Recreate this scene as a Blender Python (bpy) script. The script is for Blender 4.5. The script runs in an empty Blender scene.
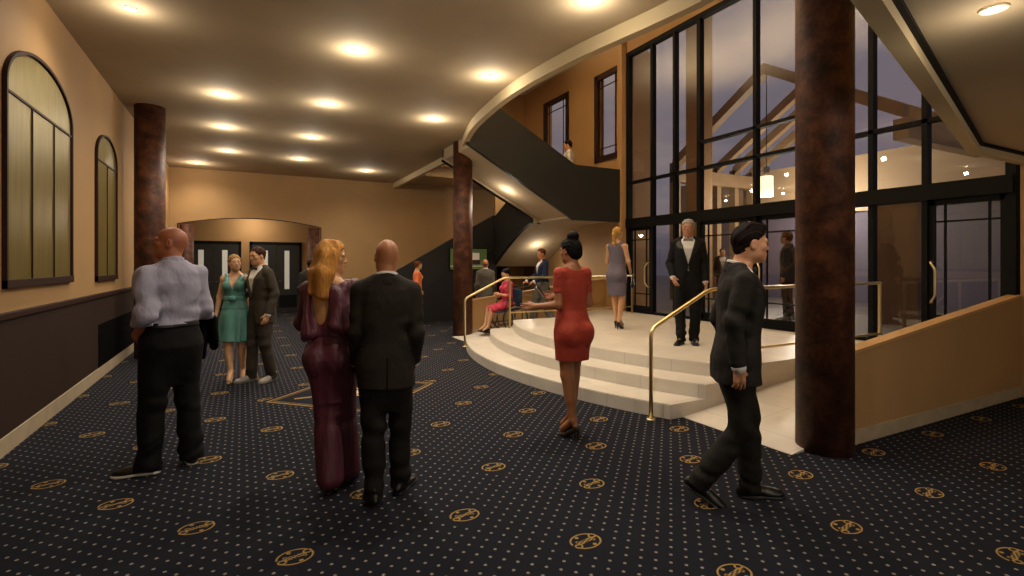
import bpy, bmesh, math, random
import numpy as np
from mathutils import Vector, Matrix

S = bpy.context.scene
COL = S.collection

# ------------------------------------------------------------------ camera
cam = bpy.data.cameras.new('camera'); camo = bpy.data.objects.new('camera', cam); COL.objects.link(camo)
cam.sensor_width = 36.0; cam.lens = 18.0
cam.shift_y = -24.0 / 1024.0
camo.location = (0, 0, 1.6)
camo.rotation_euler = (math.pi / 2, 0, -math.atan(270 / 512))
cam.clip_start = 0.05; cam.clip_end = 300
S.camera = camo

# ------------------------------------------------------------------ view and sky
S.view_settings.view_transform = 'Standard'
S.view_settings.look = 'None'
S.view_settings.gamma = 1
S.view_settings.use_curve_mapping = False
S.view_settings.exposure = 0.55
WARM = (1.0, 0.89, 0.73)
LAMP_W = 72.0

W = bpy.data.worlds.new('dusk'); S.world = W; W.use_nodes = True
wn = W.node_tree; wn.nodes.clear()
def wnode(t, **k):
    n = wn.nodes.new(t)
    for a, b in k.items(): setattr(n, a, b)
    return n
w_tc = wnode('ShaderNodeTexCoord'); w_sep = wnode('ShaderNodeSeparateXYZ')
wn.links.new(w_tc.outputs['Generated'], w_sep.inputs[0])
w_r = wnode('ShaderNodeValToRGB')
e = w_r.color_ramp.elements
e[0].position = 0.0; e[0].color = (0.055, 0.048, 0.062, 1)
e[1].position = 0.75; e[1].color = (0.125, 0.113, 0.125, 1)
m_ = e.new(0.12); m_.color = (0.098, 0.09, 0.118, 1)
m_ = e.new(0.3); m_.color = (0.12, 0.108, 0.13, 1)
wn.links.new(w_sep.outputs['Z'], w_r.inputs['Fac'])
w_n = wnode('ShaderNodeTexNoise'); w_n.inputs['Scale'].default_value = 3.2; w_n.inputs['Detail'].default_value = 5
w_map = wnode('ShaderNodeMapping'); w_map.inputs['Scale'].default_value = (1, 1, 3.2)
wn.links.new(w_tc.outputs['Generated'], w_map.inputs[0]); wn.links.new(w_map.outputs[0], w_n.inputs['Vector'])
w_cr = wnode('ShaderNodeValToRGB'); w_cr.color_ramp.elements[0].position = 0.45; w_cr.color_ramp.elements[1].position = 0.68
wn.links.new(w_n.outputs[0], w_cr.inputs['Fac'])
w_mx = wnode('ShaderNodeMix', data_type='RGBA')
w_mx.inputs[7].default_value = (0.27, 0.21, 0.19, 1)
w_mul = wnode('ShaderNodeMath', operation='MULTIPLY'); w_mul.inputs[1].default_value = 0.5
wn.links.new(w_cr.outputs[0], w_mul.inputs[0]); wn.links.new(w_mul.outputs[0], w_mx.inputs[0])
wn.links.new(w_r.outputs[0], w_mx.inputs[6])
w_b = wnode('ShaderNodeBackground'); w_b.inputs['Strength'].default_value = 1.0
wn.links.new(w_mx.outputs[2], w_b.inputs[0])
w_o = wnode('ShaderNodeOutputWorld'); wn.links.new(w_b.outputs[0], w_o.inputs[0])

al = bpy.data.lights.new('rear_fill_light', 'AREA'); al.shape = 'RECTANGLE'; al.size = 8.0; al.size_y = 3.0; al.energy = 42; al.color = (1.0, 0.92, 0.8)  # added area fill behind the camera, lifting the surfaces that face it
alo = bpy.data.objects.new('rear_fill_light', al); COL.objects.link(alo); alo.location = (3.0, -3.8, 2.0); alo.rotation_euler = (math.radians(95), 0, 0)

# ------------------------------------------------------------------ helpers
def lin(c):
    if isinstance(c, str):
        c = tuple(int(c[i:i + 2], 16) / 255 for i in (0, 2, 4))
    return tuple(((v / 12.92) if v <= .04045 else ((v + .055) / 1.055) ** 2.4) for v in c)

MATS = {}
def mat(name, col, rough=.6, metal=0., var=0., scale=6., bump=0., bscale=40., spec=.5, emit=None, estr=0., sheen=0., stretch=(1, 1, 1), bdist=.01):
    if name in MATS: return MATS[name]
    m = bpy.data.materials.new(name); m.use_nodes = True; nt = m.node_tree
    b = nt.nodes['Principled BSDF']; c = (*lin(col), 1)
    b.inputs['Base Color'].default_value = c; b.inputs['Roughness'].default_value = rough
    b.inputs['Metallic'].default_value = metal; b.inputs['Specular IOR Level'].default_value = spec
    b.inputs['Sheen Weight'].default_value = sheen
    if emit:
        b.inputs['Emission Color'].default_value = (*lin(emit), 1); b.inputs['Emission Strength'].default_value = estr
    if var or bump:
        tc = nt.nodes.new('ShaderNodeTexCoord'); mp = nt.nodes.new('ShaderNodeMapping'); mp.inputs['Scale'].default_value = stretch
        nt.links.new(tc.outputs['Object'], mp.inputs[0])
    if var:
        n = nt.nodes.new('ShaderNodeTexNoise'); n.inputs['Scale'].default_value = scale; n.inputs['Detail'].default_value = 6
        nt.links.new(mp.outputs[0], n.inputs['Vector'])
        r = nt.nodes.new('ShaderNodeValToRGB')
        r.color_ramp.elements[0].position = .3; r.color_ramp.elements[1].position = .7
        r.color_ramp.elements[0].color = tuple(max(0, v * (1 - var)) for v in c[:3]) + (1,)
        r.color_ramp.elements[1].color = tuple(min(1, v * (1 + var)) for v in c[:3]) + (1,)
        nt.links.new(n.outputs[0], r.inputs[0]); nt.links.new(r.outputs[0], b.inputs['Base Color'])
    if bump:
        n = nt.nodes.new('ShaderNodeTexNoise'); n.inputs['Scale'].default_value = bscale; n.inputs['Detail'].default_value = 3
        nt.links.new(mp.outputs[0], n.inputs['Vector'])
        bp = nt.nodes.new('ShaderNodeBump'); bp.inputs['Strength'].default_value = bump; bp.inputs['Distance'].default_value = bdist
        nt.links.new(n.outputs[0], bp.inputs['Height']); nt.links.new(bp.outputs[0], b.inputs['Normal'])
    MATS[name] = m
    return m

class MX:
    """tiny expression builder on shader math nodes"""
    def __init__(s, nt, sock): s.nt, s.k = nt, sock
    def op(s, o, *a):
        n = s.nt.nodes.new('ShaderNodeMath'); n.operation = o
        for i, v in enumerate((s,) + a):
            if isinstance(v, MX): s.nt.links.new(v.k, n.inputs[i])
            else: n.inputs[i].default_value = v
        return MX(s.nt, n.outputs[0])
    def __add__(s, o): return s.op('ADD', o)
    def __sub__(s, o): return s.op('SUBTRACT', o)
    def __mul__(s, o): return s.op('MULTIPLY', o)
    def __truediv__(s, o): return s.op('DIVIDE', o)
    def abs(s): return s.op('ABSOLUTE')
    def lt(s, o): return s.op('LESS_THAN', o)
    def gt(s, o): return s.op('GREATER_THAN', o)
    def max(s, o): return s.op('MAXIMUM', o)
    def min(s, o): return s.op('MINIMUM', o)
    def floor(s): return s.op('FLOOR')
    def sin(s): return s.op('SINE')
    def len(s, o): return (s * s + o * o).op('SQRT')
    def cell(s, c):                     # signed distance to the nearest multiple of c
        t = s / c + .5
        return (t - t.floor() - .5) * c

def xyz(nt, kind='Object'):
    tc = nt.nodes.new('ShaderNodeTexCoord'); sp = nt.nodes.new('ShaderNodeSeparateXYZ')
    nt.links.new(tc.outputs[kind], sp.inputs[0])
    return [MX(nt, sp.outputs[i]) for i in range(3)]

def mixc(nt, fac, a, b):
    n = nt.nodes.new('ShaderNodeMix'); n.data_type = 'RGBA'
    if isinstance(fac, MX): nt.links.new(fac.k, n.inputs[0])
    else: n.inputs[0].default_value = fac
    for i, v in ((6, a), (7, b)):
        if hasattr(v, 'is_output'): nt.links.new(v, n.inputs[i])
        else: n.inputs[i].default_value = (*lin(v), 1)
    return n.outputs[2]

def noise(nt, scale, detail=4, stretch=(1, 1, 1)):
    tc = nt.nodes.new('ShaderNodeTexCoord'); mp = nt.nodes.new('ShaderNodeMapping'); mp.inputs['Scale'].default_value = stretch
    n = nt.nodes.new('ShaderNodeTexNoise'); n.inputs['Scale'].default_value = scale; n.inputs['Detail'].default_value = detail
    nt.links.new(tc.outputs['Object'], mp.inputs[0]); nt.links.new(mp.outputs[0], n.inputs['Vector'])
    return MX(nt, n.outputs[0])

def tag(o, label=None, cat=None, group=None, kind=None):
    if label: o['label'] = label
    if cat: o['category'] = cat
    if group: o['group'] = group
    if kind: o['kind'] = kind
    return o

def empty(name, loc=(0, 0, 0), rz=0.):
    o = bpy.data.objects.new(name, None); COL.objects.link(o); o.location = loc; o.rotation_euler = (0, 0, rz)
    o.empty_display_size = .1
    return o

class MB:
    """collects shapes into ONE mesh object"""
    def __init__(s): s.bm = bmesh.new()
    def box(s, x0, x1, y0, y1, z0, z1, bev=0.):
        vs = [s.bm.verts.new((x, y, z)) for z in (z0, z1) for x, y in ((x0, y0), (x1, y0), (x1, y1), (x0, y1))]
        fs = [s.bm.faces.new([vs[i] for i in f]) for f in ((3, 2, 1, 0), (4, 5, 6, 7), (0, 1, 5, 4), (1, 2, 6, 5), (2, 3, 7, 6), (3, 0, 4, 7))]
        if bev:
            bmesh.ops.bevel(s.bm, geom=list({e for f in fs for e in f.edges}), offset=bev, segments=2, affect='EDGES', profile=.5)
        return s
    def prism(s, pts, axis, a, b):
        """polygon pts extruded from a to b along axis ('x','y','z')"""
        def mk(p, t):
            return {'x': (t, p[0], p[1]), 'y': (p[0], t, p[1]), 'z': (p[0], p[1], t)}[axis]
        A = [s.bm.verts.new(mk(p, a)) for p in pts]; B = [s.bm.verts.new(mk(p, b)) for p in pts]
        n = len(pts)
        s.bm.faces.new(A); s.bm.faces.new(B[::-1])
        for i in range(n): s.bm.faces.new((A[i], B[i], B[(i + 1) % n], A[(i + 1) % n]))
        return s
    def quad(s, *p):
        s.bm.faces.new([s.bm.verts.new(q) for q in p]); return s
    def tube(s, pts, r, seg=10, closed=False, caps=True):
        pts = [Vector(p) for p in pts]; n = len(pts); rings = []
        up = None
        for i, p in enumerate(pts):
            if closed: t = (pts[(i + 1) % n] - pts[i - 1]).normalized()
            elif i == 0: t = (pts[1] - p).normalized()
            elif i == n - 1: t = (p - pts[i - 1]).normalized()
            else: t = ((pts[i + 1] - p).normalized() + (p - pts[i - 1]).normalized()).normalized()
            if up is None: up = Vector((0, 0, 1)) if abs(t.z) < .9 else Vector((1, 0, 0))
            a = (up - t * up.dot(t)).normalized(); b = t.cross(a); up = a
            rr = r[i] if isinstance(r, (list, tuple)) else r
            rings.append([s.bm.verts.new(p + rr * (math.cos(q) * a + math.sin(q) * b)) for q in [2 * math.pi * k / seg for k in range(seg)]])
        m = n if closed else n - 1
        for i in range(m):
            A, B = rings[i], rings[(i + 1) % n]
            for k in range(seg):
                f = s.bm.faces.new((A[k], A[(k + 1) % seg], B[(k + 1) % seg], B[k])); f.smooth = True
        if caps and not closed:
            s.bm.faces.new(rings[0][::-1]); s.bm.faces.new(rings[-1])
        return s
    def lathe(s, prof, c=(0, 0), seg=32, smooth=True):
        rings = [[s.bm.verts.new((c[0] + r * math.cos(2 * math.pi * k / seg), c[1] + r * math.sin(2 * math.pi * k / seg), z)) for k in range(seg)] for r, z in prof]
        for A, B in zip(rings, rings[1:]):
            for k in range(seg):
                f = s.bm.faces.new((A[k], A[(k + 1) % seg], B[(k + 1) % seg], B[k])); f.smooth = smooth
        s.bm.faces.new(rings[0][::-1]); s.bm.faces.new(rings[-1])
        return s
    def build(s, name, m, parent=None, smooth=None, tri=False):
        bmesh.ops.recalc_face_normals(s.bm, faces=s.bm.faces[:])
        me = bpy.data.meshes.new(name)
        if tri: bmesh.ops.triangulate(s.bm, faces=[f for f in s.bm.faces if len(f.verts) > 4])
        s.bm.to_mesh(me); s.bm.free()
        if m: me.materials.append(m)
        o = bpy.data.objects.new(name, me); COL.objects.link(o)
        if parent: o.parent = parent
        return o

def bend(pts, r=.05, n=5):
    """round the corners of a polyline"""
    pts = [Vector(p) for p in pts]; out = [pts[0]]
    for a, b, c in zip(pts, pts[1:], pts[2:]):
        d1 = (a - b); d2 = (c - b); q = min(r, d1.length * .45, d2.length * .45)
        p, q2 = b + d1.normalized() * q, b + d2.normalized() * q
        for i in range(n + 1):
            t = i / n; out.append((1 - t) ** 2 * p + 2 * t * (1 - t) * b + t * t * q2)
    out.append(pts[-1])
    return out

def copy_tree(o, parent=None):
    c = o.copy(); COL.objects.link(c)
    if parent: c.parent = parent
    for ch in list(o.children): copy_tree(ch, c)
    return c

def lamp(name, loc, watts, r=.05, col=WARM, parent=None, spot=None, rot=None, blend=.6):
    l = bpy.data.lights.new(name, 'SPOT' if spot else 'POINT'); l.energy = watts; l.color = col; l.shadow_soft_size = r
    if spot: l.spot_size = math.radians(spot); l.spot_blend = blend
    o = bpy.data.objects.new(name, l); COL.objects.link(o); o.location = loc
    if rot: o.rotation_euler = rot
    if parent: o.parent = parent
    return o
# ------------------------------------------------------------------ surfaces
PLASTER = mat('ceiling_plaster', 'b5a080', .85, var=.05, scale=1.5)
TAN = mat('tan_wall_paint', 'a98455', .7, var=.06, scale=1.2, bump=.05, bscale=120)
DADO = mat('dark_brown_wainscot', '30211a', .65, spec=.2, var=.1, scale=8, stretch=(1, 6, .6))
MAHOG = mat('mahogany_stain', '2e160f', .55, spec=.3, var=.15, scale=6, stretch=(1, 1, 8))
STONE = mat('pale_stone_skirting', 'a8977c', .6, var=.1, scale=7)
BLACKM = mat('black_powder_coat', '050505', .6, spec=.2)
BLACKW = mat('black_painted_panel', '1d1d1a', .5, var=.05, scale=3)
BRASS = mat('brushed_brass', 'e2cc96', .36, metal=1.)
LEATHER = mat('charcoal_stair_cladding', '2b2a26', .6, spec=.25, var=.04, scale=2)

def carpet():
    m = bpy.data.materials.new('navy_dotted_carpet'); m.use_nodes = True; nt = m.node_tree; b = nt.nodes['Principled BSDF']
    b.inputs['Roughness'].default_value = .95; b.inputs['Specular IOR Level'].default_value = .1
    X, Y, Z = xyz(nt)
    X = X - 1.256; Y = Y - 3.03
    D = 1 / 9.
    def dot(ox, oy):
        dx = (X + ox).cell(D); dy = (Y + oy).cell(D)
        return dx.len(dy).lt(.0095)
    dots = dot(0, 0).max(dot(D / 2, D / 2))
    CX, CY = 1.0, 11 / 9.
    def local(ox, oy): return (X + ox).cell(CX), (Y + oy).cell(CY)
    def inside(ex, ey): return ex.len(ey * 1.0).lt(.125)
    def emblem(ex, ey):
        ex = ex * 1.06; ey = ey * 1.2
        r = ex.len(ey * 1.12)
        ring = (r - .098).abs().lt(.0062)
        # two gaps in the ring, each closed by a small curl
        u = ex * .92 + ey * .39; v = ey * .92 - ex * .39
        gap = (u.abs() - .098).abs().lt(.02) * (v - .012).abs().lt(.02)
        ring = ring * (gap * -1 + 1)
        for sg in (1, -1):
            q = ex.op('MULTIPLY_ADD', 1, -.070 * sg).len(ey.op('MULTIPLY_ADD', 1, -.036 * sg))
            ring = ring.max((q - .021).abs().lt(.0055))
            q2 = ex.op('MULTIPLY_ADD', 1, .03 * sg).len(ey.op('MULTIPLY_ADD', 1, -.060 * sg))
            ring = ring.max(q2.lt(.013))
        # script across the middle
        wob = (ex * 62).sin() * .006
        s1 = (ey - wob).abs().lt(.020) * ex.abs().lt(.066)
        s2 = ((ex * 210).sin() * (ey * 230 + ex * 60).sin()).gt(-.05)
        s3 = ((ex * 31).sin() * .022 - ey).abs().lt(.005) * ex.abs().lt(.082)
        return ring.max(s1 * s2).max(s3)
    a1, b1 = local(0, 0); a2, b2 = local(CX / 2, CY / 2)
    ins = inside(a1, b1).max(inside(a2, b2))
    emb = emblem(a1, b1).max(emblem(a2, b2))
    # large woven lozenge
    lx = X - .004; ly = Y - 3.55
    L1 = lx.abs() + ly.abs()
    field = L1.lt(1.02)
    border = (L1 - 1.0).abs().lt(.022).max((L1 - .93).abs().lt(.008))
    rr = lx.len(ly)
    cring = (rr - .17).abs().lt(.035)
    cin = rr.lt(.135); star = (lx.abs() + ly.abs()).lt(.10)
    bars = (ly.abs().lt(.03)) * ((lx.abs() - .58).abs().lt(.13))
    ins = ins.max(L1.lt(1.09)); emb = emb * (L1.lt(1.09) * -1 + 1)
    dots = dots * (ins * -1 + 1)
    n1 = noise(nt, 260, 2); n2 = noise(nt, 1.3, 3)
    pile = mixc(nt, n1, '121319', '20212a')
    c = mixc(nt, dots * .68, pile, '989086')
    gold = mixc(nt, n1, '7a6034', 'b39258')
    c = mixc(nt, field, c, mixc(nt, n1, '15161d', '1f2028'))
    c = mixc(nt, emb * .95, c, gold)
    c = mixc(nt, border.max(bars) * .75, c, gold)
    c = mixc(nt, cin, c, '2b3550'); c = mixc(nt, star, c, 'c9c0a8'); c = mixc(nt, cring, c, 'd8ae2c')
    nt.links.new(c, b.inputs['Base Color'])
    bp = nt.nodes.new('ShaderNodeBump'); bp.inputs['Strength'].default_value = .25; bp.inputs['Distance'].default_value = .004
    nt.links.new(n1.k, bp.inputs['Height']); nt.links.new(bp.outputs[0], b.inputs['Normal'])
    return m

def tiles():
    m = bpy.data.materials.new('beige_stone_tile'); m.use_nodes = True; nt = m.node_tree; b = nt.nodes['Principled BSDF']
    X, Y, Z = xyz(nt)
    gn = nt.nodes.new('ShaderNodeNewGeometry'); gs = nt.nodes.new('ShaderNodeSeparateXYZ'); nt.links.new(gn.outputs['Normal'], gs.inputs[0])
    ds = ((X - .02).cell(.62).abs().lt(.0022) * MX(nt, gs.outputs[2]).gt(.5)).max((Y - .25).cell(.62).abs().lt(.0022))
    n = noise(nt, 3, 6, (1, 1, 4)); n2 = noise(nt, 22, 3, (1, 3, 1))
    cx = ((X - .02) / .62 + .5).floor(); cy = ((Y - .25) / .62 + .5).floor()
    rnd = ((cx * 12.99 + cy * 78.23).sin() * 43758.5).op('FRACT')
    c = mixc(nt, n * .6 + rnd * .25, 'b0a698', 'd8d0c2'); c = mixc(nt, n2 * .25, c, 'e0d9cc'); c = mixc(nt, ds * .7, c, '6e6350')
    nt.links.new(c, b.inputs['Base Color']); b.inputs['Roughness'].default_value = .42
    return m

def rust():
    m = bpy.data.materials.new('mottled_bronze_finish'); m.use_nodes = True; nt = m.node_tree; b = nt.nodes['Principled BSDF']
    n = noise(nt, 7, 9); n2 = noise(nt, 34, 6); n3 = noise(nt, 2.0, 4)
    r = nt.nodes.new('ShaderNodeValToRGB'); nt.links.new((n * .7 + n2 * .3).k, r.inputs[0])
    e = r.color_ramp.elements
    e[0].position = .36; e[0].color = (*lin('301a10'), 1); e[1].position = .72; e[1].color = (*lin('74452a'), 1)
    q = e.new(.5); q.color = (*lin('4d2b1a'), 1)
    nt.links.new(r.outputs[0], b.inputs['Base Color']); b.inputs['Roughness'].default_value = .58; b.inputs['Specular IOR Level'].default_value = .35; b.inputs['Metallic'].default_value = .1
    bp = nt.nodes.new('ShaderNodeBump'); bp.inputs['Strength'].default_value = .35; bp.inputs['Distance'].default_value = .006
    nt.links.new(n2.k, bp.inputs['Height']); nt.links.new(bp.outputs[0], b.inputs['Normal'])
    return m

def glass(name, tint, refl=1.0, base=.03, rough=.0):
    m = bpy.data.materials.new(name); m.use_nodes = True; nt = m.node_tree; nt.nodes.clear()
    o = nt.nodes.new('ShaderNodeOutputMaterial'); mx = nt.nodes.new('ShaderNodeMixShader')
    t = nt.nodes.new('ShaderNodeBsdfTransparent'); t.inputs[0].default_value = (*lin(tint), 1)
    g = nt.nodes.new('ShaderNodeBsdfGlossy'); g.inputs['Roughness'].default_value = rough
    f = nt.nodes.new('ShaderNodeLayerWeight'); f.inputs[0].default_value = .5
    k = MX(nt, f.outputs[1]).op('POWER', 4.) * refl + base
    nt.links.new(k.k, mx.inputs[0]); nt.links.new(t.outputs[0], mx.inputs[1]); nt.links.new(g.outputs[0], mx.inputs[2])
    nt.links.new(mx.outputs[0], o.inputs[0])
    return m

CARPET = carpet(); TILE = tiles(); RUST = rust()
GLASS = glass('clear_window_glass', 'f0eeee', .55, .10)
GOLDG = mat('olive_gold_panel', '8a7a42', .38, metal=.6, var=.16, scale=5, stretch=(1, 3, .4))

def st(o, kind='structure'): o['kind'] = kind; return o

# ------------------------------------------------------------------ shell
CEIL = 4.3
st(MB().prism([(-1.9, -4), (8.6, -4), (8.6, 17.4), (2.4, 17.4), (2.4, 19.2), (-1.9, 19.2)], 'z', -.2, 0).build('floor', CARPET))
st(MB().box(-1.98, -1.78, -4, 17.3, 0, 4.6).build('wall_left', TAN))
st(MB().box(-1.98, 8.6, -4.2, -4, 0, 4.6).build('wall_rear', TAN))
st(MB().box(8.3, 8.6, -4, 2.6, 0, 7.2).build('wall_right', TAN))

# ceiling over the foyer, cut back along the curve of the open void
edge = [(3.95, 1.72), (3.92, 3.3), (3.85, 4.0), (3.74, 4.64), (3.64, 5.25), (3.57, 6.09), (3.56, 6.89), (3.63, 7.73), (3.80, 8.84), (4.10, 9.95), (4.47, 11.0)]
def smooth_line(p, n=6):
    out = []
    for i in range(len(p) - 1):
        p0, p1, p2, p3 = (np.array(p[max(0, min(len(p) - 1, j))]) for j in (i - 1, i, i + 1, i + 2))
        for k in range(n):
            t = k / n
            out.append(tuple(.5 * ((2 * p1) + (-p0 + p2) * t + (2 * p0 - 5 * p1 + 4 * p2 - p3) * t * t + (-p0 + 3 * p1 - 3 * p2 + p3) * t ** 3)))
    return out + [p[-1]]
curve = smooth_line(edge) + [(4.47, 17.2)]
st(MB().prism([(-1.98, -4.2), (1.5, -4.2), (1.5, 1.07), (2.58, 1.38)] + curve + [(-1.98, 17.2)], 'z', CEIL, CEIL + .28).build('ceiling', PLASTER, tri=True))
def ribbon(path, off, z0, z1):
    P = [np.array(p) for p in path]; N = []
    for i in range(len(P)):
        d = P[min(i + 1, len(P) - 1)] - P[max(i - 1, 0)]; d = d / np.linalg.norm(d); N.append(np.array((d[1], -d[0])))
    b = MB(); bm = b.bm
    rings = [[bm.verts.new((*q, z)) for q, z in ((p, z0), (p + n * off, z0), (p + n * off, z1), (p, z1))] for p, n in zip(P, N)]
    for A, B in zip(rings, rings[1:]):
        for k in range(4): bm.faces.new((A[k], A[(k + 1) % 4], B[(k + 1) % 4], B[k]))
    bm.faces.new(rings[0]); bm.faces.new(rings[-1][::-1])
    return b
st(ribbon(curve, .11, CEIL - .17, CEIL + .5).build('trim_1', mat('cream_fascia', 'c8b48c', .6)))
# lower soffit on the right with its dropped edge
low = [(1.5, 1.07), (2.58, 1.38), (7.0, 2.62), (8.3, 2.62)]
st(MB().prism([(1.5, -4.2)] + low + [(8.3, -4.2)], 'z', 2.9, 4.58).build('ceiling', PLASTER, tri=True))
st(ribbon(low[::-1], -.10, 2.80, 4.7).build('trim_2', MATS['cream_fascia']))
st(ribbon([(x - .012, y - .075) for x, y in low][::-1], -.06, 2.872, 2.905).build('shadow_line_strip', BLACKM))  # black strip stands in for the shadow line between ceiling and fascia
# roof of the void, stairwell walls
st(MB().box(1.4, 8.6, -4, 15.2, 7.2, 7.4).build('ceiling', PLASTER))
st(MB().box(4.58, 8.6, 15.1, 17.3, 4.3, 4.58).build('ceiling', PLASTER))
st(MB().box(1.2, 1.4, -4, 15.2, 4.58, 7.2).build('wall_upper_left', TAN))
st(MB().box(7.25, 8.6, 14.9, 15.1, 0, 7.3).build('wall_stair', TAN))
st(MB().box(1.4, 7.25, 14.9, 15.1, 4.58, 7.3).build('wall_stair_upper', TAN))
# wall beyond the glazing with two tall windows (openings cut)
b = MB()
wins = [(9.92, 10.95), (12.29, 13.54)]
ys = [9.75] + [v for w in wins for v in w] + [15.1]
for i in range(len(ys) - 1):
    if i % 2: b.box(8.3, 8.55, ys[i], ys[i + 1], 0, 4.32); b.box(8.3, 8.55, ys[i], ys[i + 1], 6.55, 7.2)
    else: b.box(8.3, 8.55, ys[i], ys[i + 1], 0, 7.2)
b.box(8.14, 8.3, 9.74, 9.9, .45, 7.2)
b.box(8.3, 8.55, 2.6, 9.75, 6.7, 7.2)
st(b.build('wall_glazed_side', TAN))
for i, (y0, y1) in enumerate(wins):
    w = st(empty(f'window_{i + 4}', (8.3, (y0 + y1) / 2, 4.32)))
    f = MB(); a0, a1 = (y0 - y1) / 2, (y1 - y0) / 2; h = 2.18; t = .085
    for (p, q, r, s_) in ((a0 - .06, a0 + t, -.06, h + .06), (a1 - t, a1 + .06, -.06, h + .06), (a0, a1, -.06, t), (a0, a1, h - t, h + .06)): f.box(-.03, .05, p, q, r, s_)
    f.build('window_frame', MAHOG, w)
    g = MB()
    for p in (a0 + .24, a1 - .24): g.box(-.005, .015, p - .011, p + .011, t, h - t)
    for z in (.28, h - .3): g.box(-.005, .015, a0 + t, a1 - t, z - .011, z + .011)
    g.build('glazing_bar', MAHOG, w)
    MB().quad((.014, a0 + .05, .05), (.014, a1 - .05, .05), (.014, a1 - .05, h - .05), (.014, a0 + .05, h - .05)).build('window_pane', GLASS, w)

# left wall dressing
st(MB().box(-1.78, -1.755, -4, 17, .16, 1.13).build('trim_4', DADO))
st(MB().box(-1.78, -1.735, -4, 17, 1.13, 1.19, .008).build('trim_5', MAHOG))
st(MB().box(-1.78, -1.748, -4, 17, 0, .16, .006).build('baseboard_left', STONE))
st(MB().box(-1.757, -1.745, 8.92, 11.6, .165, .76, .003).build('trim_6', mat('flat_black_panel', '030303', .8, spec=.05)))  # plain black slab laid over part of the wainscot

def arch_window(n, y0, y1, zb, zs, za, bars, tr):
    w = st(empty(f'window_{n}', (-1.78, (y0 + y1) / 2, zb)))
    hw = (y1 - y0) / 2; zs -= zb; za -= zb; tr -= zb
    def outline(ins):
        p = [(-hw + ins, ins), (hw - ins, ins)]
        for k in range(25):
            a = math.pi * k / 24; p.append(((hw - ins) * math.cos(a), zs + (za - zs - ins) * math.sin(a)))
        return p
    f = MB(); O, I = outline(0), outline(.03); bm = f.bm
    for x0, x1 in ((0, .036),):
        ro = [[bm.verts.new((x, *p)) for x, p in ((x0, o), (x1, o), (x1, i), (x0, i))] for o, i in zip(O, I)]
        for k in range(len(ro)):
            A, B = ro[k], ro[(k + 1) % len(ro)]
            for j in range(4): bm.faces.new((A[j], A[(j + 1) % 4], B[(j + 1) % 4], B[j]))
    f.box(0, .042, -hw, hw, 0, .075, .004)
    f.build('window_frame', MAHOG, w)
    g = MB()
    for yb in bars: g.box(.012, .026, yb - .008, yb + .008, .06, tr)
    g.box(.012, .028, -hw + .03, hw - .03, tr - .011, tr + .011)
    g.build('glazing_bar', MAHOG, w)
    MB().prism(outline(.05), 'x', .004, .016).build('window_pane', GOLDG, w)
arch_window(1, 5.78, 7.70, 1.39, 3.16, 3.62, (-.32, .32), 3.08)
arch_window(2, 8.84, 10.12, 1.36, 3.12, 3.48, (0.,), 3.05)

# back wall with the segmental arch into the door alcove
arc = [(-1.6 + 3.8 * k / 24, 2.74 + .22 * (1 - ((k - 12) / 12) ** 2)) for k in range(25)]
st(MB().prism([(-1.78, 0), (-1.6, 0)] + arc + [(2.2, 0), (8.5, 0), (8.5, 4.58), (-1.78, 4.58)], 'y', 17.0, 17.25).build('wall_back', TAN, tri=True))
st(ribbon([(-1.6, 0)] + arc + [(2.2, 0)], .025, 16.985, 17.0).build('trim_7', MAHOG))
o = bpy.data.objects['trim_7']; o.rotation_euler = (math.pi / 2, 0, 0); o.location = (0, 33.985, 0)
st(MB().box(-1.9, 2.5, 19.0, 19.2, 0, 3.3).build('wall_alcove_back', TAN))
st(MB().box(-1.9, -1.7, 17.25, 19, 0, 3.3).build('wall_alcove_left', TAN))
st(MB().box(2.3, 2.5, 17.25, 19, 0, 3.3).build('wall_alcove_right', TAN))
st(MB().box(-1.9, 2.5, 17.25, 19.2, 3.1, 3.3).build('ceiling', PLASTER))
FROST = mat('frosted_glass', 'c8c4b8', .5, emit='b8b2a6', estr=.28)
def alcove_doors(n, x0, x1, mats):
    d = st(empty(f'door_{n}', ((x0 + x1) / 2, 19.0, 0))); hw = (x1 - x0) / 2; H = 2.34
    f = MB(); f.box(-hw, -hw + .08, -.06, .0, 0, H).box(hw - .08, hw, -.06, 0, 0, H).box(-hw, hw, -.06, 0, H - .1, H); f.build('door_frame', BLACKM, d)
    for s_ in (-1, 1):
        a, c = sorted((s_ * (hw - .08), s_ * .008))
        l = MB().box(a, c, -.045, -.005, .01, H - .1, .004).build('door_leaf', BLACKW, d)
        for q in (0,):
            u = s_ * .33
            MB().box(u - .075, u + .075, -.05, -.044, .75, 2.05).build('glass_strip', FROST, l)
        MB().box(a + .08, c - .08, -.052, -.045, .12, .55, .003).build('door_panel', BLACKM, l)
        h = MB().tube(bend([(s_ * .07, -.046, 1.02), (s_ * .07, -.09, 1.02), (s_ * .17, -.09, 1.02)], .02), .011, 8).build('door_handle', mat('satin_steel', '9a968e', .3, metal=1), l)
    return d
alcove_doors(1, -1.62, -.02, None); alcove_doors(2, .22, 1.82, None)

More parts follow.
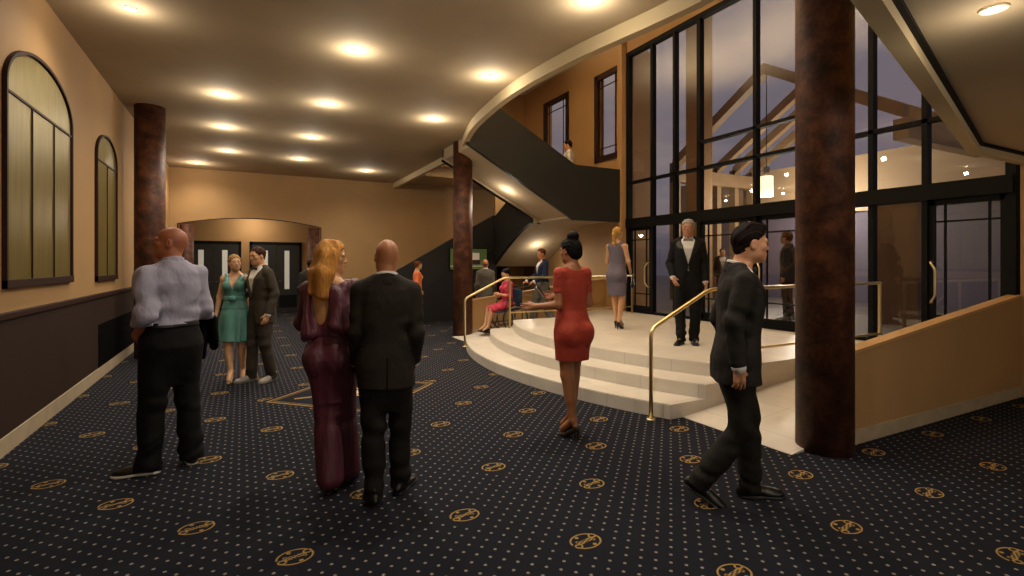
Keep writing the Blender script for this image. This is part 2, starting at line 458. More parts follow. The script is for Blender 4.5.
# ------------------------------------------------------------------ columns
def column(x, y, r, z1, label, grp='round bronze columns'):
    e = empty('column', (x, y, 0)); tag(e, label, 'column', grp, 'thing')
    MB().lathe([(r, 0), (r, z1)], seg=64).build('shaft', RUST, e)
    return e
column(4.46, 2.66, .222, 7.2, 'tall thick mottled bronze column in the right foreground beside the ramp wall')
column(4.36, 10.62, .215, 4.5, 'slim mottled bronze column behind the handrail at the left end of the stone steps')
column(-1.40, 10.7, .225, 4.3, 'dark mottled bronze column against the left wall past the arched panels')
column(-1.38, 17.1, .17, 2.72, 'short dark brown column at the left side of the arched door alcove', 'short columns of the door alcove')
column(1.99, 17.1, .17, 2.72, 'short dark brown column at the right side of the arched door alcove', 'short columns of the door alcove')

# ------------------------------------------------------------------ stone steps, platform, ramps
def seg(R, y0=3.9, y1=9.3, n=40, x1=8.23):
    c = (9.675, 6.6); p = []
    for k in range(n + 1):
        y = y0 + (y1 - y0) * k / n; p.append((c[0] - math.sqrt(R * R - (y - c[1]) ** 2), y))
    return p + [(x1, y1), (x1, y0)]
stp = empty('stone_steps', (4, 6.6, 0)); tag(stp, 'wide curved flight of three beige stone steps below the glass entrance', 'steps', None, 'thing')
for nm, R, z0, z1 in (('step', 6.375, 0, .15), ('step', 5.915, .15, .30), ('platform', 5.455, .30, .45)):
    b = MB().prism(seg(R), 'z', z0, z1)
    bmesh.ops.recalc_face_normals(b.bm, faces=b.bm.faces[:])
    es = [e for e in b.bm.edges if all(abs(v.co.z - z1) < 1e-4 for v in e.verts) and not any(v.co.x > 8.2 for v in e.verts)]
    bmesh.ops.bevel(b.bm, geom=es, offset=.008, segments=2, affect='EDGES')
    o = b.build(nm, TILE, stp, tri=True); o.matrix_parent_inverse = Matrix.Translation((-4, -6.6, 0))
def ramp(y0, y1, label):
    o = MB().prism([(4.07, 0), (8.23, 0), (8.23, .45), (8.0, .45), (4.07, .004)], 'y', y0, y1).build('tiled_ramp', TILE)
    return tag(o, label, 'ramp', 'tiled access ramps', 'thing')
ramp(2.70, 3.9, 'beige tiled ramp between the right foreground column and the curved steps')
ramp(9.3, 10.55, 'beige tiled ramp beyond the curved steps where the wheelchair rolls')
def ramp_wall(y0, y1, label, x0):
    e = empty('ramp_wall', (x0, y0, 0)); tag(e, label, 'wall', 'low walls along the ramps', 'thing')
    def P(b, nm, m):
        o = b.build(nm, m, e); o.matrix_parent_inverse = Matrix.Translation((-x0, -y0, 0)); return o
    z = lambda x: .765 + (x - 4.44) * .113
    P(MB().prism([(x0, 0), (8.3, 0), (8.3, z(8.3)), (x0, z(x0))], 'y', y0, y1), 'wall_body', TAN)
    P(MB().prism([(x0, z(x0)), (8.3, z(8.3)), (8.3, z(8.3) + .028), (x0, z(x0) + .028)], 'y', y0 - .012, y1 + .012), 'cap', mat('pale_wood_cap', 'bd935c', .45))
    P(MB().box(x0, 8.3, y0 - .014, y0, 0, .13, .004), 'skirting', STONE)
    return e, P
ramp_wall(2.60, 2.70, 'low tan sloping wall right of the thick foreground column', 4.62)
rw, P = ramp_wall(10.55, 10.65, 'low tan wall with moulded panels behind the far ramp', 4.5)
mo = mat('tan_moulding', 'b08450', .5)
for xa, xb in ((5.2, 6.3), (6.5, 7.5), (7.62, 8.22)):
    b = MB(); z0, z1 = .62, .86 + (xa - 5.2) * .1
    for q in ((xa, xb, z0, z0 + .025), (xa, xb, z1 - .025, z1), (xa, xa + .025, z0, z1), (xb - .025, xb, z0, z1)): b.box(q[0], q[1], 10.535, 10.55, q[2], q[3])
    P(b, 'panel_moulding', mo)

# ------------------------------------------------------------------ brass handrails
def handrail(y, label, flip):
    e = empty('handrail', (3.72, y, 0)); tag(e, label, 'handrail', 'brass handrails beside the steps', 'thing')
    r = .021
    MB().tube(bend([(0, 0, 0), (0, 0, .93), (.86, 0, 1.32), (4.3, 0, 1.33)] if not flip else [(.1, 0, 0), (.1, 0, .93), (.95, 0, 1.32), (4.3, 0, 1.33)], .09, 6), r, 12).build('top_rail', BRASS, e)
    for x, z0 in ((1.08, .3), (2.55, .4), (4.28, .45)):
        MB().box(x - .016, x + .016, -.016, .016, z0 - .02, 1.325).build('post', BRASS, e)
    MB().box(1.08, 4.28, -.012, .012, .60, .628).build('bottom_rail', BRASS, e)
    MB().lathe([(.045, .0), (.045, .008), (.03, .014)], c=((.1 if flip else 0), 0), seg=20).build('base_flange', BRASS, e)
    return e
handrail(3.99, 'brass handrail at the near end of the steps by the walking man', False)
handrail(9.2, 'brass handrail at the far end of the steps beside the slim column', True)
# ------------------------------------------------------------------ glazed entrance wall
gw = st(empty('window_3', (8.3, 6.2, .45)))
def GP(b, nm, m, par=None):
    o = b.build(nm, m, par or gw)
    o.matrix_parent_inverse = Matrix.Translation((-8.3, -6.2, -.45)); return o
for y, t in ((2.68, .1), (3.57, .07), (4.25, .07), (4.9, .09), (6.2, .07), (7.5, .09), (8.17, .07), (8.86, .07), (9.68, .1)):
    GP(MB().box(8.27, 8.39, y - t / 2, y + t / 2, .45, 6.7), 'mullion', BLACKM)
GP(MB().box(8.24, 8.4, 2.65, 9.72, 2.47, 2.69), 'transom', BLACKM)
GP(MB().box(8.27, 8.39, 2.65, 9.72, 3.53, 3.59), 'transom', BLACKM)
GP(MB().box(8.27, 8.39, 4.9, 7.5, 4.06, 4.12), 'transom', BLACKM)
GP(MB().box(8.26, 8.4, 2.65, 9.72, 6.62, 6.72), 'head_rail', BLACKM)
GP(MB().box(8.28, 8.39, 2.65, 9.72, .45, .50), 'sill_rail', BLACKM)
for a, c in ((2.68, 3.57), (3.57, 4.25), (4.25, 4.9), (4.9, 6.2), (6.2, 7.5), (7.5, 8.17), (8.17, 8.86), (8.86, 9.68)):
    GP(MB().quad((8.33, a, 2.6), (8.33, c, 2.6), (8.33, c, 6.66), (8.33, a, 6.66)), 'glass_pane', GLASS)
    if (a, c) not in ((2.68, 3.57), (8.86, 9.68), (4.9, 6.2), (6.2, 7.5)):
        GP(MB().quad((8.33, a, .5), (8.33, c, .5), (8.33, c, 2.5), (8.33, a, 2.5)), 'glass_pane', GLASS)
def glass_door(n, a, c, hs, double=False):
    d = st(empty(f'door_{n}', (8.3, (a + c) / 2, .45))); hw = (c - a) / 2 - .03; H = 2.02
    b = MB(); t = .075
    for q in ((-hw, -hw + t, .0, H), (hw - t, hw, 0, H), (-hw, hw, 0, .17), (-hw, hw, H - t, H)): b.box(0, .05, *q)
    b.build('door_frame', BLACKM, d)
    b = MB()
    for y in (-hw + t + .11, hw - t - .11): b.box(.012, .04, y - .012, y + .012, .1, H - .03)
    for z in (H - .3, .17 + .28): b.box(.012, .04, -hw + .03, hw - .03, z - .012, z + .012)
    b.build('glazing_bar', BLACKM, d)
    MB().quad((.026, -hw + .04, .1), (.026, hw - .04, .1), (.026, hw - .04, H - .04), (.026, -hw + .04, H - .04)).build('glass_pane', GLASS, d)
    yh = hs * (hw - .05)
    MB().tube(bend([(0, yh, .62), (-.07, yh, .62), (-.10, yh - hs * .07, .72), (-.10, yh - hs * .07, 1.08), (-.07, yh, 1.18), (0, yh, 1.18)], .03), .014, 10).build('door_handle', BRASS, d)
glass_door(3, 8.86, 9.68, -1); glass_door(4, 2.68, 3.57, 1); glass_door(5, 6.2, 7.5, -1); glass_door(6, 4.9, 6.2, 1)

# ------------------------------------------------------------------ staircase
sc_ = empty('staircase', (6.5, 12, 0)); tag(sc_, 'charcoal clad staircase turning up from the foyer to the balcony', 'staircase', None, 'thing')
def SP(b, nm, m, par=None):
    o = b.build(nm, m, par or sc_, tri=True); o.matrix_parent_inverse = Matrix.Translation((-6.5, -12, 0)); return o
sl = .555
# first flight: floor to the quarter landing, with its solid black side
z1 = lambda x: 1.0 + (x - 2.87) * sl
SP(MB().prism([(2.3, 0), (6.6, 0), (6.6, z1(6.5)), (6.5, z1(6.5)), (2.87, 1.0), (2.3, 1.0)], 'y', 13.5, 13.6), 'lower_balustrade', LEATHER)
SP(MB().prism([(2.5, 0), (6.5, 0), (6.5, z1(6.5) - .95)], 'y', 13.478, 13.5), 'stair_side_panel', mat('black_spandrel', '12110f', .6))
b = MB()
for k in range(12):
    x = 2.5 + k * .33; b.box(x, x + .33 if k < 11 else 8.28, 13.6, 14.88, max(0, k * .165 - .15), (k + 1) * .165)
SP(b, 'lower_flight', mat('dark_stair_carpet', '23242e', .9))
# second flight, back to front along the glazed side
k2 = (2.67 - 1.75) / 1.7
def tilt(x0, x1, ya, za, yb, zb, dz):
    return MB().prism([(ya, za), (yb, zb), (yb, zb + dz), (ya, za + dz)], 'x', x0, x1)
pts = []
for k in range(13):                      # soffit, easing into the landing at its top
    t = k / 12; y = 11.35 + 2.25 * t; pts.append((y, 2.67 - 1.14 * (t ** 1.25)))
SP(MB().prism(pts + [(13.6, 1.85), (11.35, 2.95)], 'x', 6.6, 8.28), 'middle_flight', PLASTER)
SP(MB().prism([(y, z - .02) for y, z in pts] + [(13.6, 2.9), (11.35, 3.92)], 'x', 6.5, 6.6), 'middle_balustrade', LEATHER)
# landing and third flight back up to the balcony
SP(MB().box(6.75, 8.28, 9.9, 11.4, 2.67, 2.86), 'landing', PLASTER)
SP(MB().prism([(6.85, 2.67), (6.85, 2.86), (4.2, 4.36), (4.2, 4.05)], 'y', 9.9, 11.4), 'upper_flight', PLASTER)
SP(MB().tube([(4.15, 11.33, 4.07), (6.80, 11.33, 2.69)], .03, 8), 'edge_lip', PLASTER)
b = MB()
for k in range(10):
    x = 6.85 - k * .25; b.box(x - .25, x, 9.95, 11.35, 2.8 + k * .14, 3.02 + k * .158)
SP(b, 'tread', MATS['dark_stair_carpet'])
SP(MB().prism([(8.28, 2.62), (8.28, 3.90), (6.83, 3.90), (4.12, 5.33), (4.12, 4.10), (6.8, 2.62)], 'y', 9.8, 9.9), 'upper_balustrade', LEATHER)
SP(MB().prism([(6.85, 2.64), (6.85, 3.9), (4.2, 5.3), (4.2, 4.02)], 'y', 11.4, 11.5), 'upper_balustrade', LEATHER)
SP(MB().tube([(4.15, 11.40, 4.03), (6.80, 11.40, 2.65)], .03, 8), 'edge_trim', BLACKM)
SP(MB().box(4.6, 4.7, 11.5, 14.88, 4.6, 5.4), 'upper_balustrade', LEATHER)

# dark panelling at the foot of the stair and a doorway with curtains behind
st(MB().box(6.5, 8.28, 14.86, 14.9, 0, 1.6).build('trim_8', TAN))
for i, (xa, xb) in enumerate(((6.55, 6.95), (7.28, 7.62))):
    o = MB().box(xa, xb, 14.80, 14.86, 0, 1.6, .01).build('hanging_curtain', mat('dark_curtain', '241a15', .9, var=.3, scale=20, stretch=(6, 1, .2)))
    tag(o, ('dark brown hanging panel under the stair soffit beside the navy suited man', 'dark brown hanging panel under the stair soffit behind the woman in red')[i], 'curtain', 'dark panels under the stair')

# screen hung on the black stair side
scr = empty('wall_screen', (5.7, 13.44, 1.74)); tag(scr, 'wall screen showing a green picture on the black stair side', 'screen')
MB().box(-.58, .58, 0, .035, -.31, .31, .006).build('screen_casing', BLACKM, scr)
def screen_mat():
    m = bpy.data.materials.new('screen_picture'); m.use_nodes = True; nt = m.node_tree; b_ = nt.nodes['Principled BSDF']
    X, Y, Z = xyz(nt)
    dark = (X - .05).abs().lt(.3) * (Z - .02).abs().lt(.17)
    white = ((X - .2).abs().lt(.13)) * ((Z - .08).abs().lt(.1))
    c = mixc(nt, noise(nt, 6, 3), '46582a', '66753c'); c = mixc(nt, dark, c, '2a1612'); c = mixc(nt, white, c, 'd8c8b0')
    st_ = (Z + .2).abs().lt(.012); c = mixc(nt, st_, c, 'c0b8a0')
    nt.links.new(c, b_.inputs['Base Color']); nt.links.new(c, b_.inputs['Emission Color']); b_.inputs['Emission Strength'].default_value = .15
    return m
MB().box(-.56, .56, -.004, .002, -.29, .29).build('display', screen_mat(), scr)

# ------------------------------------------------------------------ downlights
LENS = mat('lit_lamp_lens', 'fff2d8', .3, emit='ffe2b0', estr=14.)
TRIM = mat('white_lamp_trim', 'e8dcc4', .5)
def downlight(x, y, z, label, watts, grp, drop=.2, tilt=None):
    e = empty('ceiling_downlight', (x, y, z)); tag(e, label, 'ceiling light', grp)
    b = MB(); b.lathe([(.046, -.003), (.058, -.003), (.061, -.008), (.052, -.012), (.046, -.009)], seg=28); b.build('trim_ring', TRIM, e)
    MB().lathe([(.003, -.016), (.028, -.014), (.046, -.006), (.046, -.001)], seg=24).build('lens', LENS, e)
    lamp('downlight_glow', (0, 0, -drop), watts * .125, .05, WARM, e)
    lamp('downlight_beam', (0, 0, -.04), watts * 1.3, .04, WARM, e, 150, (0, 0, 0), 1.0)
    if tilt: e.rotation_euler = tilt
    return e
rows = [
    ('row nearest the left wall', [(-1.04, 6.66), (-.28, 9.37), (-.31, 11.57), (-.30, 13.99), (-1.06, 16.0)]),
    ('middle row', [(1.27, 1.6), (1.27, 4.15), (1.27, 6.64), (1.28, 9.09), (1.30, 11.62), (1.32, 14.19)]),
    ('row along the curved ceiling edge', [(3.15, 4.26), (3.15, 6.65), (3.16, 9.11), (3.18, 15.1)]),
]
ordn = {0: 'first', 1: 'second', 2: 'third', 3: 'fourth', 4: 'fifth', 5: 'sixth'}
for nm, pts in rows:
    far = len(pts)
    for i, (x, y) in enumerate(pts):
        downlight(x, y, CEIL, f'round ceiling downlight, {ordn[far - 1 - i]} from the back in the {nm}', LAMP_W * (.7 if x < -1 and y < 8 else 1.1), 'downlights of the foyer ceiling')
downlight(3.38, 1.16, 2.9, 'round warm downlight alone in the lower soffit at the top right', LAMP_W * .26, 'downlights of the low soffits')
downlight(5.55, 10.75, 3.355, 'round warm downlight in the sloping soffit under the upper stair flight', LAMP_W * .8, 'downlights of the low soffits', .2, (0, math.atan(.566), 0))
downlight(7.4, 12.55, 2.16, 'round warm downlight in the soffit under the middle stair flight', LAMP_W * .7, 'downlights of the low soffits', .22, (-.5, 0, 0))
lamp('alcove_lamp', (.3, 18.2, 2.95), LAMP_W * .35, .1)
for y in (4.5, 7.4, 10.2): lamp('void_fill_light', (5.0, y, 4.75), LAMP_W * 16, .15, WARM, None, 125, (math.pi, 0, 0), .9)  # added upward spots without fixtures, filling the void by bounce off its roof
lamp('stair_lamp', (7.4, 14.2, 3.9), LAMP_W * .15, .1)
lamp('behind_lamp', (3.0, -1.5, 2.6), LAMP_W * .5, .1)

# ------------------------------------------------------------------ outside the glass
st(MB().box(8.55, 40, -20, 40, .2, .43).build('ground_forecourt', mat('dark_forecourt_paving', '4a4544', .5, var=.1, scale=2)))
st(MB().box(8.55, 9.62, 10.25, 10.5, .43, 7.2).build('tan_slab_outside', TAN))  # tan slab close behind the first pane
st(MB().box(11.3, 11.75, 10.15, 10.7, .43, 9.0).build('wall_outside_pier', TAN))
st(MB().box(11.0, 11.3, 4.85, 5.66, .43, 3.0).build('column_reflection_slab', mat('brown_reflection', '6e5640', .7)))  # added slab standing in for the column's reflection in the panes
cp = empty('entrance_canopy', (12.6, 9.2, .43)); tag(cp, 'gabled timber entrance canopy standing outside the glass wall', 'canopy')
TIMB = mat('pale_canopy_timber', '8a7050', .6, var=.1, scale=4)
def CP(b, nm, m):
    o = b.build(nm, m, cp); o.matrix_parent_inverse = Matrix.Translation((-12.6, -9.2, -.43)); return o
for x, w in ((12.6, .26), (14.6, .2), (15.5, .2), (16.4, .2)):
    for s_ in (-1, 1):
        p0, p1 = (9.17, 7.1), (9.17 + s_ * 3.35, 5.05)
        CP(MB().prism([(p0[0], p0[1] - .3), (p1[0], p1[1] - .3), p1, p0], 'x', x, x + w), 'rafter', TIMB)
        if s_ > 0: CP(MB().box(x, x + w, 9.17 + s_ * 3.35 - .12, 9.17 + s_ * 3.35 + .12, .43, 4.95), 'canopy_post', TIMB)
for s_ in (-1, 1):
    y = 9.17 + s_ * 3.3
    CP(MB().box(12.6, 16.6, y - .15, y + .15, 4.3, 4.75), 'eaves_beam', TIMB)
CP(MB().box(16.7, 17.0, 4.6, 16.5, .43, 3.2), 'rear_panel', mat('grey_canopy_panel', '565060', .7))
CP(MB().box(16.5, 16.7, 4.6, 16.5, 3.2, 4.9), 'fascia', mat('pale_canopy_fascia', 'a08868', .6))
pl = empty('pendant_lamp', (12.73, 9.17, 3.45)); tag(pl, 'cylindrical lit pendant lamp hanging outside beyond the glass wall', 'lamp')
MB().lathe([(.17, 0), (.17, .55)], seg=24).build('lamp_shade', mat('lit_shade', 'ffe6bc', .5, emit='ffdca6', estr=1.6), pl)
MB().lathe([(.08, .55), (.08, .8)], seg=16).build('lamp_cap', mat('grey_cap', '8a857c', .4), pl)
MB().tube([(0, 0, .8), (0, 0, 3.42)], .012, 6).build('cord', BLACKM, pl)
lamp('pendant_light', (12.73, 9.17, 3.3), LAMP_W * 1.0, .12)
lamp('canopy_light', (15.0, 9.6, 3.4), LAMP_W * 4, .15)
# ------------------------------------------------------------------ figures: smooth blended volumes turned into meshes
V = lambda *a: np.array(a, dtype=np.float64)
def unit(v): v = np.asarray(v, float); return v / (np.linalg.norm(v) + 1e-12)

class Vol:
    def __init__(s, lo, hi, h):
        s.h = h; s.lo = np.asarray(lo, float) - 2.5 * h
        s.n = np.ceil((np.asarray(hi, float) + 2.5 * h - s.lo) / h).astype(int) + 1
        s.F = np.full(tuple(s.n), .08, np.float32)
        s.ax = [(s.lo[i] + h * np.arange(s.n[i])).astype(np.float32) for i in range(3)]
    def block(s, lo, hi, m):
        sl = []
        for i in range(3):
            a = int(np.floor((lo[i] - m - s.lo[i]) / s.h)); b = int(np.ceil((hi[i] + m - s.lo[i]) / s.h)) + 1
            a = max(0, a); b = min(int(s.n[i]), b)
            if a >= b: return None
            sl.append(slice(a, b))
        X = s.ax[0][sl[0]][:, None, None]; Y = s.ax[1][sl[1]][None, :, None]; Z = s.ax[2][sl[2]][None, None, :]
        return tuple(sl), X, Y, Z
    def put(s, prim, k=.02, op='u'):
        lo, hi, fn = prim
        g = s.block(lo, hi, k + 3 * s.h)
        if g is None: return s
        sl, X, Y, Z = g; d = fn(X, Y, Z).astype(np.float32); A = s.F[sl]
        if d.shape != A.shape: d = np.broadcast_to(d, A.shape)
        k = max(k, 1e-4)
        if op == 'u':
            q = np.clip(.5 + .5 * (A - d) / k, 0, 1); s.F[sl] = A * (1 - q) + d * q - k * q * (1 - q)
        elif op == 's':
            q = np.clip(.5 - .5 * (A + d) / k, 0, 1); s.F[sl] = A * (1 - q) - d * q + k * q * (1 - q)
        return s
    def cut(s, fn):
        """keep only where fn(X,Y,Z) < 0"""
        d = fn(s.ax[0][:, None, None], s.ax[1][None, :, None], s.ax[2][None, None, :]).astype(np.float32)
        s.F = np.maximum(s.F, d); return s
    def folds(s, amp, f=(18, 18, 22), seed=1, lo=None, hi=None):
        r = np.random.RandomState(seed); g = s.block(lo if lo is not None else s.lo, hi if hi is not None else s.lo + s.h * s.n, 0)
        if g is None: return s
        sl, X, Y, Z = g; t = 0
        for i in range(4):
            a = r.uniform(-1, 1, 3) * np.array(f); ph = r.uniform(0, 6.3); b = r.uniform(-1, 1, 3) * np.array(f) * .5
            t = t + np.sin(a[0] * X + a[1] * Y + a[2] * Z + ph + 1.4 * np.sin(b[0] * X + b[1] * Y + b[2] * Z + ph * 2))
        wgt = 1
        if lo is not None:
            for q, c, a, b in ((X, 0, lo[0], hi[0]), (Y, 1, lo[1], hi[1]), (Z, 2, lo[2], hi[2])):
                wgt = wgt * np.clip(1.25 * np.cos(np.pi * np.clip((q - (a + b) / 2) / (b - a), -.5, .5)), 0, 1)
        s.F[sl] += (amp * .5 * t * wgt).astype(np.float32); return s
    def mesh(s, name, m, parent=None):
        F = s.F; N = F < 0; n = F.shape
        cnt = np.zeros(tuple(v - 1 for v in n), np.int8)
        corner = [(i, j, k) for i in (0, 1) for j in (0, 1) for k in (0, 1)]
        cut = lambda A, c: A[c[0]:n[0] - 1 + c[0], c[1]:n[1] - 1 + c[1], c[2]:n[2] - 1 + c[2]]
        for c in corner: cnt += cut(N, c)
        act = (cnt > 0) & (cnt < 8); idx = np.argwhere(act)
        if len(idx) == 0: raise ValueError('empty volume ' + name)
        vid = np.full(act.shape, -1, np.int32); vid[act] = np.arange(len(idx), dtype=np.int32)
        P = np.zeros((len(idx), 3)); C = np.zeros(len(idx))
        val = {c: F[idx[:, 0] + c[0], idx[:, 1] + c[1], idx[:, 2] + c[2]].astype(np.float64) for c in corner}
        for c in corner:
            for a in range(3):
                if c[a] == 0:
                    c2 = list(c); c2[a] = 1; c2 = tuple(c2); f0, f1 = val[c], val[c2]
                    x = (f0 < 0) != (f1 < 0); t = np.where(x, f0 / np.where(x, f0 - f1, 1), 0)
                    p = np.tile(np.array(c, float), (len(idx), 1)); p[:, a] += t
                    P += np.where(x[:, None], p, 0); C += x
        P = P / C[:, None] + idx; P = P * s.h + s.lo
        Q = []
        for a in range(3):
            b, c = (a + 1) % 3, (a + 2) % 3
            sh = lambda o: tuple(slice(1, n[i] - 1) if i != a else slice(o, n[a] - 1 + o) for i in range(3))
            A0, A1 = N[sh(0)], N[sh(1)]; e = np.argwhere(A0 != A1)
            if len(e) == 0: continue
            neg = A0[e[:, 0], e[:, 1], e[:, 2]]
            base = e.copy(); base[:, b] += 1; base[:, c] += 1
            q = []
            for ob, oc in ((-1, -1), (0, -1), (0, 0), (-1, 0)):
                w = base.copy(); w[:, b] += ob; w[:, c] += oc; q.append(vid[w[:, 0], w[:, 1], w[:, 2]])
            q = np.stack(q, 1); q[~neg] = q[~neg][:, ::-1]; Q.append(q)
        Q = np.concatenate(Q)
        Q = Q[(Q >= 0).all(1)]
        me = bpy.data.meshes.new(name)
        me.vertices.add(len(P)); me.vertices.foreach_set('co', P.astype(np.float32).ravel())
        me.loops.add(Q.size); me.loops.foreach_set('vertex_index', Q.astype(np.int32).ravel())
        me.polygons.add(len(Q)); me.polygons.foreach_set('loop_start', np.arange(0, Q.size, 4, dtype=np.int32))
        me.polygons.foreach_set('use_smooth', np.ones(len(Q), bool))
        me.update(calc_edges=True); me.validate()
        me.materials.append(m)
        o = bpy.data.objects.new(name, me); COL.objects.link(o)
        if parent: o.parent = parent
        return o

def cone(a, b, r1, r2, flat=None):
    a, b = np.asarray(a, float), np.asarray(b, float); ab = b - a; L2 = max(ab @ ab, 1e-9); rm = max(r1, r2)
    def fn(X, Y, Z):
        px, py, pz = X - a[0], Y - a[1], Z - a[2]
        t = np.clip((px * ab[0] + py * ab[1] + pz * ab[2]) / L2, 0, 1)
        qx, qy, qz = px - t * ab[0], py - t * ab[1], pz - t * ab[2]
        if flat is not None:
            n, f = flat; w = (qx * n[0] + qy * n[1] + qz * n[2]) * (1 / f - 1)
            qx, qy, qz = qx + w * n[0], qy + w * n[1], qz + w * n[2]
            return (np.sqrt(qx * qx + qy * qy + qz * qz) - (r1 + (r2 - r1) * t)) * min(1, f * 1.3)
        return np.sqrt(qx * qx + qy * qy + qz * qz) - (r1 + (r2 - r1) * t)
    return np.minimum(a, b) - rm, np.maximum(a, b) + rm, fn

def ell(c, r, R=None):
    c, r = np.asarray(c, float), np.asarray(r, float); m = r.max()
    ext = r if R is None else np.sqrt(((R * r) ** 2).sum(1))
    def fn(X, Y, Z):
        q = [X - c[0], Y - c[1], Z - c[2]]
        if R is not None: q = [R[0][i] * q[0] + R[1][i] * q[1] + R[2][i] * q[2] for i in range(3)]
        k0 = np.sqrt((q[0] / r[0]) ** 2 + (q[1] / r[1]) ** 2 + (q[2] / r[2]) ** 2)
        k1 = np.sqrt((q[0] / r[0] ** 2) ** 2 + (q[1] / r[1] ** 2) ** 2 + (q[2] / r[2] ** 2) ** 2)
        return k0 * (k0 - 1) / np.maximum(k1, 1e-6)
    return c - ext, c + ext, fn

def loft(rows, pw=2.3, flute=None):
    """rows: (z, half width, half depth, cx, cy)"""
    A = np.array(sorted(rows), float); z = A[:, 0]
    lo = V((A[:, 3] - A[:, 1]).min(), (A[:, 4] - A[:, 2]).min(), z[0]); hi = V((A[:, 3] + A[:, 1]).max(), (A[:, 4] + A[:, 2]).max(), z[-1])
    zz = np.linspace(z[0], z[-1], 240); sm = []
    for i in range(1, 5):                       # smooth the profile a little
        v = np.interp(zz, z, A[:, i]); kk = np.hanning(13); kk /= kk.sum(); vp = np.pad(v, 6, 'edge'); sm.append(np.convolve(vp, kk, 'valid'))
    def fn(X, Y, Z):
        w, d, cx, cy = (np.interp(Z, zz, v) for v in sm)
        x, y = (X - cx) / w, (Y - cy) / d
        rr = (np.abs(x) ** pw + np.abs(y) ** pw) ** (1 / pw)
        D = (rr - 1) * np.minimum(w, d) * (.55 + .45 * np.clip(np.maximum(w, d) / np.minimum(w, d) - 0, 1, 1.3) / 1.3)
        if flute:
            nf, amp, z0, z1, ph = flute
            D = D + amp * np.clip((z0 - Z) / (z0 - z1), 0, 1) * np.sin(nf * np.arctan2(y, x) + ph + 2 * np.sin(3 * np.arctan2(y, x)))
        return np.maximum(np.maximum(D, z[0] - Z), Z - z[-1])
    return lo, hi, fn

def slab(n, d):
    n = unit(n); return lambda X, Y, Z: X * n[0] + Y * n[1] + Z * n[2] - d

BASE = {
 'M': dict(h=1.78, pel=V(0, 0, .95), wst=V(0, 0, 1.10), chs=V(0, 0, 1.32), nek=V(0, -.015, 1.50), hed=V(0, .03, 1.652), H=.242,
  sh=V(.170, -.012, 1.422), el=V(.200, -.04, 1.14), wr=V(.208, .02, .89), hip=V(.092, 0, .92), kn=V(.105, .015, .50), an=V(.115, -.025, .085),
  prof=[(.79, .128, .095, -.01), (.90, .172, .118, -.016), (1.02, .162, .110, -.008), (1.10, .150, .102, 0), (1.25, .165, .116, .004), (1.36, .178, .120, .002), (1.43, .155, .095, -.010), (1.485, .09, .072, -.016), (1.52, .062, .062, -.012)],
  ra=(.056, .046, .041, .030), rl=(.095, .062, .056, .042), neck=.053),
 'F': dict(h=1.68, pel=V(0, 0, .90), wst=V(0, 0, 1.06), chs=V(0, 0, 1.26), nek=V(0, -.015, 1.415), hed=V(0, .025, 1.562), H=.228,
  sh=V(.147, -.012, 1.340), el=V(.195, -.035, 1.085), wr=V(.205, .03, .85), hip=V(.080, 0, .87), kn=V(.085, .015, .475), an=V(.085, -.025, .085),
  prof=[(.75, .125, .092, -.012), (.86, .162, .114, -.020), (.95, .148, .102, -.012), (1.04, .126, .088, 0), (1.10, .122, .086, .002), (1.20, .134, .098, .008), (1.28, .140, .100, .008), (1.34, .132, .082, -.004), (1.39, .085, .06, -.012), (1.43, .05, .052, -.012)],
  ra=(.043, .036, .033, .024), rl=(.078, .056, .050, .034), neck=.043),
}

